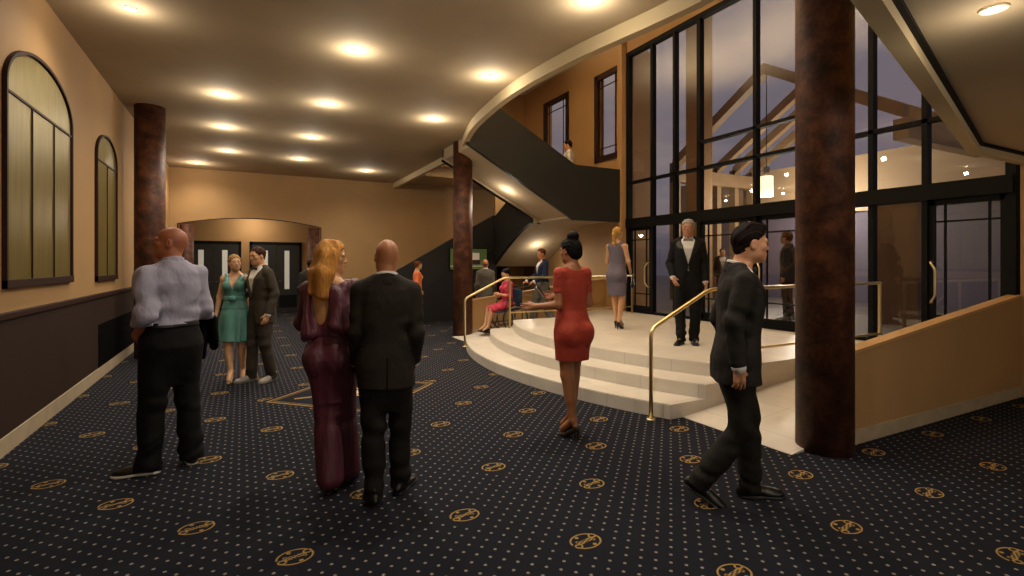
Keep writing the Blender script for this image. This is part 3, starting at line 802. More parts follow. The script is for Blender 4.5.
class Fig:
    def __init__(s, name, label, loc, yaw, sex='M', h=None, pose=None, head=(0, 0, 0), vox=.006, skin='c08a66', heels=0., lean=None, group=None, hands=None, seated=False, pitch=(0, 0)):
        s.pitch = pitch
        B = BASE[sex]; s.sex = sex; s.k = (h or B['h']) / B['h']; k = s.k; s.B = B; s.vox = vox
        up = V(0, 0, heels); J = {}
        for n in ('pel', 'wst', 'chs', 'nek', 'hed'): J[n] = B[n] * k + up
        for n in ('sh', 'el', 'wr', 'hip', 'kn', 'an'):
            J[n + 'R'] = B[n] * k + up; J[n + 'L'] = B[n] * V(-1, 1, 1) * k + up
        s.lean = lean
        if lean is not None:                       # shift of the upper body, growing from the pelvis to the neck
            for n in ('wst', 'chs', 'nek', 'hed', 'shR', 'shL', 'elR', 'elL', 'wrR', 'wrL'):
                t = np.clip((J[n][2] - J['pel'][2]) / (J['nek'][2] - J['pel'][2]), 0, 1.25); J[n] = J[n] + V(lean[0], lean[1], 0) * t
        if seated:
            for n in J:
                if n[:2] not in ('kn', 'an'): J[n] = J[n] - V(0, 0, B['pel'][2] * k - .60)
        for n, v in (pose or {}).items(): J[n] = np.asarray(v, float) * k + up
        s.J = J; s.H = B['H'] * k; s.heels = heels; s.top = 0
        yw, pt, rl = (math.radians(a) for a in head)
        R = (Matrix.Rotation(yw, 3, 'Z') @ Matrix.Rotation(rl, 3, 'Y') @ Matrix.Rotation(pt, 3, 'X'))
        s.R = np.array(R); s.hands = hands or {}; s.seated = seated
        s.skin = mat('skin_' + skin, skin, .5, var=.06, scale=9)
        s.loc, s.yaw, s.name, s.label, s.group = loc, yaw, name, label, group
        s.root = None
    def hp(s, x, y, z): return s.J['hed'] + s.R @ (V(x, y, z) * s.H)
    # ---- volumes
    def shift(s, z):
        """spine offset at height z"""
        P = sorted([(s.J[n][2], s.J[n][0], s.J[n][1] - s.B[n][1] * s.k) for n in ('pel', 'wst', 'chs', 'nek')])
        z_, x_, y_ = zip(*P); return np.interp(z, z_, x_), np.interp(z, z_, y_)
    def rows(s, prof, inf=0., dz=0.):
        out = []
        for z, w, d, yc in prof:
            z = z * s.k + s.J['pel'][2] - s.B['pel'][2] * s.k + dz; sx, sy = s.shift(z); out.append((z, w * s.k + inf, d * s.k + inf, sx, yc * s.k + sy))
        return out
    def bounds(s, zlo=0., zhi=None, pad=.2):
        P = np.array([s.J[n] for n in s.J]); lo = P.min(0) - pad; hi = P.max(0) + pad
        lo[2] = zlo if zlo is not None else lo[2]; hi[2] = zhi if zhi is not None else s.J['hed'][2] + s.H * .62
        return lo, hi
    def vol(s, zlo=0., zhi=None, pad=.2, vox=None): return Vol(*s.bounds(zlo, zhi, pad), vox or s.vox)
    def torso(s, F, inf=0., prof=None, k=.02, pw=2.3): return F.put(loft(s.rows(prof or s.B['prof'], inf), pw), k)
    def arm(s, F, side, inf=0., r=None, t0=0., t1=1., k=.025, fore=True, up=True):
        a, e, w = s.J['sh' + side], s.J['el' + side], s.J['wr' + side]; q = [v * s.k + inf for v in (r or s.B['ra'])]
        if up: F.put(cone(a, e, q[0], q[1]), k)
        if fore: F.put(cone(e + (w - e) * t0, e + (w - e) * t1, q[1] + (q[3] - q[1]) * t0, q[1] + (q[3] - q[1]) * t1), k)
        return F
    def leg(s, F, side, r=None, inf=0., k=.03, t1=1.):
        h, n, a = s.J['hip' + side], s.J['kn' + side], s.J['an' + side]; q = [v * s.k + inf for v in (r or s.B['rl'])]
        F.put(cone(h, n, q[0], q[1]), k); F.put(cone(n, n + (a - n) * t1, q[1], q[1] + (q[3] - q[1]) * t1), k)
        return F
    def headvol(s, F):
        H, J, R = s.H, s.J, s.R; f = s.sex == 'F'
        E = lambda c, r, k, op='u': F.put(ell(s.hp(*c), V(*r) * H, R), k * H, op)
        E((0, -.06, .125), (.312, .412, .372), .05)
        E((0, .085, -.12), (.232 if f else .248, .27, .33), .12)
        E((0, .16, -.30), (.165 if f else .19, .19, .17), .12)
        E((0, .265, -.405), (.075 if f else .10, .085, .075), .1)
        for q in (-1, 1):
            E((.165 * q, .02, -.26), (.065, .14, .10), .14)
            E((.175 * q, .235, -.085), (.08, .08, .075), .1)
            E((.105 * q, .325, .088), (.12, .052, .04), .07)
            E((.135 * q, .385, .004), (.075, .05, .045), .05, 's')
            E((.135 * q, .318, .044), (.085, .058, .030), .012)
            E((.135 * q, .312, -.036), (.080, .052, .026), .012)
            E((.044 * q, .385, -.135), (.030, .036, .028), .03)
            E((.318 * q, -.035, -.02), (.032, .085, .125), .03)
            E((.345 * q, -.015, -.01), (.016, .045, .078), .02, 's')
        F.put(cone(s.hp(0, .335, .05), s.hp(0, .415, -.12), .030 * H, .040 * H), .05 * H)
        E((0, .356, -.250), (.085, .030, .022), .03)
        E((0, .352, -.298), (.070, .030, .024), .03)
        E((0, .385, -.274), (.09, .025, .005), .01, 's')
        nk = J['nek']; r = s.B['neck'] * s.k
        F.put(cone(s.hp(0, -.13, -.20), nk + V(0, -.005, -.03), r, r * 1.12), .05)
    def hand(s, F, side, w, d, t, curl=.35, scale=1., spread=.1):
        """w wrist point, d finger direction, t thumb-side direction"""
        d = unit(d); t = unit(np.asarray(t) - d * (d @ np.asarray(t))); n = np.cross(d, t) * (-1 if side == 'R' else 1)
        q = scale * s.k * (.83 if s.sex == 'F' else .94)
        kn = w + d * .088 * q
        F.put(cone(w - d * .01, w + d * .03 * q, .027 * q, .031 * q, (n, .62)), .02)
        F.put(cone(w + d * .025 * q + t * .016 * q, kn + t * .022 * q, .024 * q, .021 * q, (n, .6)), .012)
        F.put(cone(w + d * .025 * q - t * .014 * q, kn - t * .024 * q, .023 * q, .018 * q, (n, .6)), .012)
        for i, (o, L) in enumerate(((.031, .070), (.0105, .079), (-.0105, .073), (-.031, .058))):
            p = kn + t * o * q; dd = unit(d + t * (o * spread * 22)); a = curl * (.8 + .12 * i); r = (.0092, .0094, .009, .0082)[i] * q
            for j, (fr, rr) in enumerate(((.44, 1.), (.31, .92), (.25, .82))):
                ang = a * (j + .6); v = dd * math.cos(ang) + n * math.sin(ang); p2 = p + v * L * fr * q
                F.put(cone(p, p2, r * rr, r * rr * .93), .004); p = p2
        p = w + d * .022 * q + t * .026 * q
        v = unit(d * .72 + t * .62 + n * .28); p2 = p + v * .042 * q; F.put(cone(p, p2, .0125 * q, .0105 * q), .012)
        v = unit(d * .9 + t * .25 + n * .38); F.put(cone(p2, p2 + v * .030 * q, .0105 * q, .0085 * q), .004)
    def body(s, toe=((.12, 1), (-.12, 1)), thin=None):
        thin = s.sex == 'M' if thin is None else thin
        F = s.vol(0.0); s.torso(F); J = s.J
        for sd, sg in (('R', 1), ('L', -1)):
            F.put(cone(J['nek'] + V(.04 * sg, -.02, -.045) * s.k, J['sh' + sd] + V(0, 0, .004), .042 * s.k, .050 * s.k), .04)
            s.arm(F, sd, 0, [v * (.8 if thin else 1) for v in s.B['ra']]); s.leg(F, sd, [v * (.82 if thin else 1) for v in s.B['rl']])
            h, n, a = J['hip' + sd], J['kn' + sd], J['an' + sd]; fwd = V(*toe[0 if sd == 'R' else 1], 0); fwd = unit(fwd)
            bk = -fwd * .016 * s.k if not s.seated else V(0, 0, -.012)
            c0 = n + (a - n) * .12 + bk; c1 = n + (a - n) * .55 + bk * .6
            if not thin: F.put(cone(c0, c1, s.B['rl'][1] * .80 * s.k, s.B['rl'][2] * .78 * s.k), .03)
            dn = (.055 if not s.heels else .10) * s.k; pp = math.radians(s.pitch[0 if sd == 'R' else 1])
            b = a + fwd * (.115 * s.k * math.cos(pp) - dn * math.sin(pp)); b[2] = a[2] - dn * math.cos(pp) - .115 * s.k * math.sin(pp)
            F.put(cone(a, b, s.B['rl'][3] * s.k * (.72 if thin else .95), (.02 if thin else .028) * s.k), .02)
            F.put(cone(a, a + V(0, 0, -.05) - fwd * .03, s.B['rl'][3] * s.k * .8, .026), .02)
        if s.sex == 'F':
            for q in (-1, 1):
                sx, sy = s.shift(J['chs'][2])
                F.put(ell(V(.066 * q * s.k + sx, .078 * s.k + sy, J['chs'][2] - .01), V(.058, .056, .06) * s.k), .03)
                F.put(ell(V(.072 * q * s.k + J['pel'][0], -.085 * s.k + J['pel'][1], J['pel'][2] - .045), V(.08, .07, .085) * s.k), .04)
        s.headvol(F)
        for sd in 'RL':
            hd = s.hands.get(sd, {})
            d = hd.get('d', unit(J['wr' + sd] - J['el' + sd])); t = hd.get('t', (0, 1, 0))
            s.hand(F, sd, J['wr' + sd], d, t, hd.get('curl', .35), spread=hd.get('spread', .1))
        s.root = F.mesh(s.name, s.skin)
        s.root.location = s.loc; s.root.rotation_euler = (0, 0, math.radians(s.yaw))
        tag(s.root, s.label, 'person', s.group)
        s.face()
        return s.root
    def face(s):
        H = s.H
        for q in (-1, 1):
            b = MB(); bmesh.ops.create_uvsphere(b.bm, u_segments=16, v_segments=10, radius=.050 * H, matrix=Matrix.Translation(s.hp(.135 * q, .308, .004)))
            for f in b.bm.faces: f.smooth = True
            o = b.build('eye', mat('eye_white', 'b8aea2', .25), s.root)
            b = MB(); bmesh.ops.create_uvsphere(b.bm, u_segments=12, v_segments=8, radius=.031 * H, matrix=Matrix.Translation(s.hp(.133 * q, .330, .004)))
            b.build('iris', mat('dark_iris', '2a1a10', .2), o)
        lip = [s.hp(.078 * math.cos(a), .371 - .04 * math.cos(a) ** 2 , -.278 + .016 * math.cos(a) ** 2) for a in np.linspace(math.pi, 0, 9)]
        b = MB(); b.tube([p + s.R @ V(0, .016 * H, .014 * H) for p in lip], [.003 * H, .009 * H, .012 * H, .014 * H, .012 * H, .014 * H, .012 * H, .009 * H, .003 * H], 8)
        b.build('upper_lip', mat('lip_' + s.sex, 'a8553f' if s.sex == 'F' else '9a5f4a', .4), s.root)
        b = MB(); b.tube([p + s.R @ V(0, .012 * H, -.022 * H) for p in lip], [.003 * H, .009 * H, .013 * H, .016 * H, .017 * H, .016 * H, .013 * H, .009 * H, .003 * H], 8)
        b.build('lower_lip', mat('lip_' + s.sex, 'a8553f' if s.sex == 'F' else '9a5f4a', .4), s.root)
    def brows(s, col):
        H = s.H
        for q in (-1, 1):
            p = [s.hp(q * (.06 + .13 * t), .382 - .06 * t * t, .108 + .022 * math.sin(t * 3.0) - .012 * t) for t in np.linspace(0, 1, 6)]
            MB().tube(p, [.010 * H, .015 * H, .015 * H, .013 * H, .010 * H, .004 * H], 6).build('eyebrow', mat('brow_' + col, col, .8), s.root)
    def add(s, F, nm, m): return F.mesh(nm, m, s.root)
    # ---- hair
    def hairvol(s, vox=None, pad=.06, drop=.5):
        c = s.J['hed']; r = s.H * .62 + pad
        return Vol(c - V(r, r, r + drop * s.H), c + V(r, r, r), vox or min(s.vox, .006))
    def cap(s, F, thick=.03, line=.085, low=-.20, top=.0, ear=.15, part=0.):
        H, R = s.H, s.R
        F.put(ell(s.hp(0, -.07, .13 + top), V(.335 + thick, .42 + thick, .375 + thick + top) * H, R), .02 * H)
        if low < -.18: F.put(ell(s.hp(0, -.21, -.13), V(.255, .235, .21) * H, R), .05 * H)
        inv = R.T; c = s.J['hed']
        def loc(X, Y, Z):
            X, Y, Z = X - c[0], Y - c[1], Z - c[2]
            return [(inv[i][0] * X + inv[i][1] * Y + inv[i][2] * Z) / H for i in range(3)]
        def face_cut(X, Y, Z):
            x, y, z = loc(X, Y, Z)
            a = y * .80 - z * .60 - line + .10 * np.abs(x)
            b = low - z + .28 * np.clip(y + .15, -.2, 1)
            return np.maximum(a, b) * H
        F.cut(face_cut)
        if ear:
            for q in (-1, 1): F.put(ell(s.hp(.38 * q, .03, -.04), V(.12, ear, .17) * H, R), .02 * H, 's')
        return F
    # ---- clothes
    JK = {'M': [(.78, .192, .146, -.012), (.92, .190, .143, -.014), (1.08, .168, .128, -.002), (1.25, .178, .132, .004), (1.36, .188, .132, 0), (1.43, .168, .108, -.012), (1.475, .120, .088, -.018), (1.515, .082, .078, -.016)],}
    def jacket(s, col, m=None, open_z=1.10, hem=.78, vent=True, seed=1, sleeve=.93, folds=.0035, open_front=False, lapel=True, side=0.):
        m = m or mat('suit_' + col, col, .8, var=.1, scale=60, bump=.5, bscale=11, bdist=.03, spec=.25, stretch=(1, 1, .7))
        k = s.k; off = s.J['pel'][2] - s.B['pel'][2] * k
        pr = [(z if z > .8 else hem, w, d, y) for z, w, d, y in s.JK['M']]
        F = s.vol(hem * k + off - .03, s.J['nek'][2] + .06)
        s.torso(F, 0, pr, .02, 2.5)
        for sd, sg in (('R', 1), ('L', -1)):
            F.put(cone(s.J['nek'] + V(.042 * sg, -.012, -.008) * k, s.J['sh' + sd] + V(-.006 * sg, 0, .014), .056 * k, .058 * k), .03)
            s.arm(F, sd, 0, (.065, .060, .054, .047), t1=sleeve, k=.022)
        F.folds(folds, (14, 14, 20), seed)
        for sd in 'RL':                            # creases at the elbow
            e = s.J['el' + sd]; F.folds(folds * 1.4, (30, 30, 45), seed + 5, e - .16, e + .16)
        # neck opening and front V
        nk = s.J['nek']
        F.put(cone(nk + V(0, .0, -.02) * k, nk + V(0, .015, .12), .066 * k, .075 * k), .006, 's')
        zo = open_z * k + off; sl_ = .27
        cx, cy = s.shift(zo)
        def vee(X, Y, Z):
            w = (Z - zo) * sl_
            return np.maximum(np.abs(X - cx) - np.maximum(w, 0) - (.0 if not open_front else 0), np.maximum(.03 * k + cy - Y, zo - Z))
        lo, hi = s.bounds(); F.put((lo, hi, vee), .004, 's')
        # cut-away below the button and front edge line
        def cutaway(X, Y, Z):
            w = np.clip((zo - .06 - Z), 0, 1) * (.32 if not open_front else .6)
            return np.maximum(np.abs(X - cx) - .004 - w, np.maximum(.05 * k + cy - Y, Z - zo + .005))
        F.put((lo, hi, cutaway), .004, 's')
        if vent:
            F.put((lo, hi, lambda X, Y, Z: np.maximum(np.abs(X - cx) - .0025, np.maximum(Y - cy + .08, Z - (.98 * k + off)))), .004, 's')
        j = s.add(F, 'jacket', m)
        if lapel:
            G = s.vol(zo - .01, nk[2] + .02); s.torso(G, .007, pr, .01, 2.5)
            for sd, sg in (('R', 1), ('L', -1)): G.put(cone(nk + V(.055 * sg, -.01, -.028) * k, s.J['sh' + sd], .054 * k, .06 * k), .04)
            def band(X, Y, Z):
                a = np.abs(X - cx) - (Z - zo) * sl_
                wd = .012 + .075 * np.clip((Z - zo) / (.28 * k), 0, 1)
                return np.maximum(np.maximum(.003 - a, a - wd), np.maximum(.03 * k + cy - Y, np.maximum(zo - Z, Z - (nk[2] - .035))))
            G.cut(band); s.add(G, 'lapels', mat('lapel_' + col, col, .4, spec=.35))
        # collar roll round the back of the neck
        G = Vol(nk - .14, nk + .14, s.vox)
        G.put(cone(nk + V(0, -.012, -.02) * k, nk + V(0, .0, .018), .083 * k, .078 * k), .01); G.put(cone(nk + V(0, 0, -.2), nk + V(0, .01, .2), .074 * k, .072 * k), .004, 's')
        G.cut(lambda X, Y, Z: np.maximum(np.maximum(Z - nk[2] - .012 + (Y - nk[1]) * .5, nk[2] - .034 - Z), (Y - nk[1]) - .045))
        s.add(G, 'collar', m)
        return j
    def shirt(s, col='d8d2c8', sleeves=False, cuffs=True, seed=3, m=None, loose=.012, hem=1.0, collar=True, roll=1.0):
        m = m or mat('shirt_' + col, col, .8, var=.04, scale=30, bump=.6, bscale=6, bdist=.06, spec=.2, stretch=(1.3, 1.3, .6))
        k = s.k; off = s.J['pel'][2] - s.B['pel'][2] * k; nk = s.J['nek']
        F = s.vol((hem * k + off) - .02 if sleeves else None, nk[2] + .08)
        pr = [r for r in s.B['prof'] if r[0] > hem - .12]; loose = loose if sleeves else .005
        R_ = s.rows(pr, loose); F.put(loft(R_, 2.4), .02)
        for sd, sg in (('R', 1), ('L', -1)):
            F.put(cone(nk + V(.042 * sg, -.008, -.008) * k, s.J['sh' + sd] + V(0, 0, .003), (.050 if sleeves else .038) * k, (.054 if sleeves else .045) * k), .03)
            if sleeves: s.arm(F, sd, .003 + loose * .4, (.056, .053, .05, .044), t1=roll, k=.03)
        if not sleeves:                            # under a jacket only the front and the cuffs show
            F.cut(lambda X, Y, Z: np.where(Z < nk[2] - .012, s.shift(Z)[1] + .02 - Y, -.5))
            if cuffs:
                for sd in 'RL': s.arm(F, sd, .0, (.05, .05, .05, .043), t0=.78, t1=1.0, up=False)
        if sleeves:
            F.folds(.006, (20, 20, 30), seed); F.folds(.005, (42, 42, 30), seed + 9)
            for sd in 'RL': F.folds(.007, (36, 36, 50), seed + 4, s.J['el' + sd] - .17, s.J['el' + sd] + .17)
            zz = hem * k + off; F.folds(.007, (34, 34, 46), seed + 2, V(-.4, -.4, zz - .14), V(.4, .4, zz + .16))
        F.put(cone(nk + V(0, .0, .01) * k, nk + V(0, .02, .14), .058 * k, .066 * k), .004, 's')
        o = s.add(F, 'shirt', m)
        if collar:
            G = Vol(nk - .15, nk + .15, s.vox)
            G.put(cone(nk + V(0, -.012, -.07) * k, nk + V(0, .010, .08), .088 * k, .071 * k), .01); G.put(cone(nk + V(0, -.005, -.2), nk + V(0, .02, .2), .064 * k, .064 * k), .003, 's')
            G.cut(lambda X, Y, Z: np.maximum(np.maximum(Z - nk[2] - .040 + (Y - nk[1]) * .30, nk[2] - .018 - .07 * np.clip((Y - nk[1]) / .05, 0, 1) - Z), np.where(Y > nk[1], .014 - np.abs(X - nk[0]) - .0 * Z, -1)))
            s.add(G, 'shirt_collar', m)
        return o
    def strands(s, F, amp=.004, f=70):
        """fine combed grooves running from the brow over the crown to the nape"""
        H = s.H; inv = s.R.T; c = s.J['hed']
        X, Y, Z = F.ax[0][:, None, None] - c[0], F.ax[1][None, :, None] - c[1], F.ax[2][None, None, :] - c[2]
        x = (inv[0][0] * X + inv[0][1] * Y + inv[0][2] * Z) / H; y = (inv[1][0] * X + inv[1][1] * Y + inv[1][2] * Z) / H; z = (inv[2][0] * X + inv[2][1] * Y + inv[2][2] * Z) / H
        a = np.arctan2(x, z + .25)
        F.F += (amp * (.6 * np.sin(f * .32 * a + 2.2 * np.sin(4 * y)) + .4 * np.sin(f * .8 * a + 3 * np.sin(6 * y + 1)))).astype(np.float32); return F
    def bow(s, col='0c0c0e'):
        n = s.J['nek'] + V(0, .088, -.012) * s.k; b = Vol(n - .07, n + .07, .003)
        for q in (-1, 1): b.put(cone(n + V(.008 * q, 0, 0), n + V(.045 * q, .0, 0), .009, .022, (V(0, 1, 0), .5)), .004)
        b.put(ell(n, V(.013, .012, .013)), .003)
        s.add(b, 'bow_tie', mat('tie_' + col, col, .4))
    def tie(s, col):
        n = s.J['nek'] + V(0, .080, -.015) * s.k; b = Vol(n - V(.07, .12, .42), n + V(.07, .12, .05), .004)
        b.put(ell(n, V(.022, .016, .02)), .005); b.put(cone(n, n + V(0, .045, -.36), .016, .036, (V(0, 1, 0), .3)), .006)
        s.add(b, 'neck_tie', mat('tie_' + col, col, .5))
    def trousers(s, col, m=None, r=(.102, .076, .070, .066), top=1.04, seed=2, folds=.004, hemz=.048, flare=None, foldf=(16, 16, 14), tuck=0., crease=1., kk=.03):
        m = m or mat('trousers_' + col, col, .8, var=.1, scale=50, bump=.5, bscale=9, bdist=.03, spec=.25, stretch=(1, 1, .5))
        k = s.k; off = s.J['pel'][2] - s.B['pel'][2] * k
        F = s.vol(0.0, top * k + off + .02); pr = [q for q in s.B['prof'] if q[0] < top + .1]
        R_ = [q for q in s.rows(pr, .014 + tuck)]; q0 = R_[0]; R_ = [(q0[0] - .17 * k, q0[1] * .35, q0[2] * .5, q0[3], q0[4])] + R_
        F.put(loft(R_, 2.4), max(.02, kk * .8))
        for sd in 'RL':
            h, n, a = s.J['hip' + sd], s.J['kn' + sd], s.J['an' + sd]
            F.put(cone(h, n, r[0] * k, r[1] * k), max(.045, kk))
            e = a + unit(a - n) * .05
            F.put(cone(n, e, r[1] * k, r[3] * k), .02)
            if flare: F.put(cone(n + (e - n) * .3, e, r[1] * k, flare * k), .03)
        if s.sex == 'F':
            for q in (-1, 1): F.put(ell(V(.072 * q * k + s.J['pel'][0], -.087 * k + s.J['pel'][1], s.J['pel'][2] - .045), V(.080, .070, .09) * k), .04)
        F.folds(folds, foldf, seed)
        for sd in 'RL':
            n, a = s.J['kn' + sd], s.J['an' + sd]; F.folds(folds * 1.1 * crease, (24, 24, 45), seed + 3, n - V(.16, .16, .2), n + V(.16, .16, .2)); F.folds(folds * 1.5 * crease, (26, 26, 52), seed + 7, a - V(.16, .16, .16), a + V(.16, .16, .22))
            # flat hem, square to the shin
            u = unit(a - n); d0 = float(u @ a) + hemz
            F.put((a - .2, a + .2, lambda X, Y, Z, u=u, d0=d0: -(X * u[0] + Y * u[1] + Z * u[2] - d0)), .003, 's')
        F.cut(slab((0, 0, 1), top * k + off))
        return s.add(F, 'trousers', m)
    def belt(s, z=1.03):
        k = s.k; off = s.J['pel'][2] - s.B['pel'][2] * k
        F = s.vol((z - .05) * k + off, (z + .05) * k + off); s.torso(F, .022, None, .01, 2.4)
        F.cut(lambda X, Y, Z: np.abs(Z - (z * k + off)) - .02); s.add(F, 'belt', mat('black_leather', '0d0b0a', .4))
    def shoes(s, col='15110f', toe=((.12, 1), (-.12, 1)), sole='0a0908', m=None):
        m = m or mat('shoe_' + col, col, .35); k = s.k
        for i, sd in enumerate('RL'):
            a = s.J['an' + sd]; f = unit(V(*toe[i], 0)); p = math.radians(s.pitch[i]); F = Vol(V(-.07, -.12, -.03), V(.07, .25, .16), .005)
            F.put(ell(V(0, -.03, .036), V(.037, .058, .05)), .02); F.put(cone(V(0, -.01, .05), V(0, .12, .032), .042, .036), .02)
            F.put(ell(V(0, .145, .024), V(.042, .078, .034)), .02); F.put(cone(V(0, -.02, .05), V(0, -.025, .105), .042, .044), .02)
            F.cut(slab((0, 0, -1), -.014)); F.cut(slab((0, .25, 1), .108))
            o = s.add(F, 'shoe', m)
            G = Vol(V(-.07, -.12, -.03), V(.07, .25, .06), .005)
            G.put(cone(V(0, -.035, 0), V(0, .02, 0), .041, .038), .03); G.put(cone(V(0, .02, 0), V(0, .17, 0), .034, .044), .03)
            G.put(ell(V(0, .15, 0), V(.046, .078, .05)), .02)
            G.cut(lambda X, Y, Z: np.maximum(-Z, Z - .018)); q = G.mesh('sole', mat('sole_' + sole, sole, .6), o)
            M = Matrix(((f[1], f[0], 0), (-f[0], f[1], 0), (0, 0, 1))).to_4x4()
            # heel lift turns about the ball of the foot
            base = Vector((a[0], a[1], a[2] - .085 * k)) if not p else None
            if p: loc = Vector(a) - (M @ Matrix.Rotation(-p, 4, 'X') @ Vector((0, 0, .085 * k)))
            else: loc = base
            o.matrix_local = Matrix.Translation(loc) @ M @ Matrix.Rotation(-p, 4, 'X') @ Matrix.Scale(k, 4)
    def pumps(s, col, toe=((.1, 1), (-.1, 1)), m=None):
        m = m or mat('pump_' + col, col, .3); k = s.k; hh = s.heels
        for i, sd in enumerate('RL'):
            a = s.J['an' + sd]; f = unit(V(*toe[i], 0)); F = Vol(V(-.05, -.12, -.01), V(.05, .23, .16), .0035)
            F.put(cone(V(0, -.045, hh + .022), V(0, -.02, hh + .028), .030, .027), .01)
            F.put(cone(V(0, -.03, hh + .01), V(0, .095, .020), .028, .034, (V(0, 0, 1), .75)), .015)
            F.put(cone(V(0, .09, .018), V(0, .155, .010), .034, .016, (V(0, 0, 1), .6)), .015)
            F.put(cone(V(0, -.06, hh + .01), V(0, -.058, .004), .017, .0058), .006)
            F.put(cone(V(0, -.02, hh + .07), V(0, .075, .062), .024, .024), .006, 's')
            F.cut(slab((0, 0, -1), 0))
            o = s.add(F, 'shoe', m)
            M = Matrix(((f[1], f[0], 0), (-f[0], f[1], 0), (0, 0, 1))).to_4x4()
            o.matrix_local = Matrix.Translation(Vector((a[0], a[1], a[2] - .085 * k - hh))) @ M
    def skirt(s, F, rows, pw=2.2, flute=None, k=.03): return F.put(loft(rows, pw, flute), k)
# ------------------------------------------------------------------ the people
HAIRM = lambda c, r=.6: mat('hair_' + c, c, r, var=.35, scale=26, stretch=(3, 3, .4), bump=.5, bscale=90, spec=.1)
def short_hair(f, col, **kw):
    kw.setdefault('low', -.22); F = f.hairvol(); f.cap(F, **kw); F.folds(.003, (40, 40, 40), 4); f.strands(F); f.add(F, 'hair', HAIRM(col)); f.brows(col)

# bald man in a pale shirt, looking up at the left wall
f = Fig('person', 'bald man seen from behind in a pale lavender shirt and black trousers, looking left', (-.49, 4.80, 0), 30, 'M', 1.90,
        pose=dict(elL=(-.205, -.11, 1.15), wrL=(-.20, .07, .985), elR=(.215, .0, 1.15), wrR=(.37, .20, 1.03), anL=(-.135, .03, .085), knL=(-.115, .03, .50), anR=(.135, -.01, .085), knR=(.115, .01, .50)),
        head=(56, 8, 0), vox=.0055, skin='9a5a3c', hands=dict(L=dict(d=(.6, .6, -.5), t=(.3, .5, .6), curl=.5), R=dict(d=(.4, .8, -.4), t=(-.5, .2, .8), curl=.6)))
f.body(((.35, 1), (-.8, .6)))
f.trousers('080707', r=(.112, .086, .080, .080), top=1.078, seed=11, folds=.006)
f.belt(1.062)
f.shirt('9a97a8', sleeves=True, seed=21, hem=1.095, loose=.025, roll=.42)
f.shoes('1c1613', ((.35, 1), (-.8, .6)), sole='cfc8bd')
shirt_man = f

# couple at the back: woman in teal, man in grey
f = Fig('person', 'smiling woman in a sleeveless teal wrap dress beside a man in a grey suit', (-.08, 8.02, 0), 163, 'F', 1.68, heels=.055,
        pose=dict(elR=(.215, -.04, 1.09), wrR=(.235, .02, .86), elL=(-.20, -.10, 1.10), wrL=(-.26, .04, 1.05), anR=(.03, .09, .085), knR=(.075, .06, .47), anL=(-.075, -.06, .085)),
        head=(32, 4, 6), vox=.007, skin='cfa07a')
f.body(((-.1, 1), (-.3, 1)))
F = f.vol(.40, 1.50)
f.torso(F, .012, [r for r in f.B['prof'] if r[0] > .9 and r[0] < 1.4])
f.skirt(F, [(.545, .225, .165, .01, -.005), (.70, .205, .15, 0, -.01), (.92, .192, .135, 0, -.015), (1.02, .165, .112, 0, -.01), (1.11, .132, .095, 0, 0)], flute=(9, .012, 1.0, .6, 0))
for q in (-1, 1):
    F.put(ell(V(.066 * q, .086, 1.305), V(.072, .066, .074)), .03)
    F.put(cone(V(.085 * q, .07, 1.38), V(.115 * q, -.02, 1.435), .032, .03), .02); F.put(cone(V(.115 * q, -.02, 1.435), V(.085 * q, -.08, 1.36), .03, .03), .02)
F.put((V(-.2, 0, 1.2), V(.2, .3, 1.6), lambda X, Y, Z: np.maximum(np.abs(X) - (Z - 1.265) * .36, .02 - Y)), .006, 's')
F.folds(.004, (30, 30, 6), 3)
TEAL = mat('teal_satin', '5a8f86', .42, var=.1, scale=6, bump=.3, bscale=9, bdist=.03, stretch=(2, 2, .4))
f.add(F, 'dress', TEAL)
F = f.vol(1.08, 1.22); f.torso(F, .022, None); F.cut(lambda X, Y, Z: np.abs(Z - 1.135) - .028); F.put(ell(V(.0, .12, 1.135), V(.045, .02, .04)), .01); F.folds(.003, (20, 20, 90), 5); f.add(F, 'sash', TEAL)
f.pumps('b39a78', ((-.1, 1), (-.3, 1)))
F = f.hairvol(); f.cap(F, .022, .10, -.16, ear=.1); F.put(ell(f.hp(.02, -.46, .05), V(.17, .14, .17) * f.H, f.R), .05); f.strands(F, .003, 80); f.add(F, 'hair', HAIRM('967346')); f.brows('8a6a40')

f = Fig('person', 'man in a grey suit with white shirt turning towards the woman in teal', (.24, 7.80, 0), 118, 'M', 1.84,
        pose=dict(elL=(-.23, -.05, 1.16), wrL=(-.225, .05, .90), elR=(.27, -.07, 1.16), wrR=(.46, .08, 1.12), anR=(.10, .08, .085), knR=(.1, .07, .5), anL=(-.10, -.08, .085)),
        head=(14, -6, 0), vox=.007, skin='c6926a', lean=(0, .03))
f.body(((.15, 1), (-.3, 1)))
f.trousers('362f27', seed=5); f.shirt(); f.bow('14110f'); f.jacket('3c352b', seed=6)
f.shoes('8d877c', ((.15, 1), (-.3, 1)), sole='5a554d')
short_hair(f, '3a1d14', low=-.24, thick=.018)

# guest half hidden behind the woman in burgundy
f = Fig('person', 'person in a dark grey suit half hidden behind the burgundy dressed woman', (1.27, 11.4, 0), -20, 'M', 1.72, vox=.010, skin='a8764f',
        pose=dict(anR=(.12, .15, .085), knR=(.11, .12, .5), anL=(-.1, -.12, .085)))
f.body(); f.trousers('191818'); f.shirt(); f.jacket('22201f', lapel=False); f.shoes(); short_hair(f, '2a1a12')

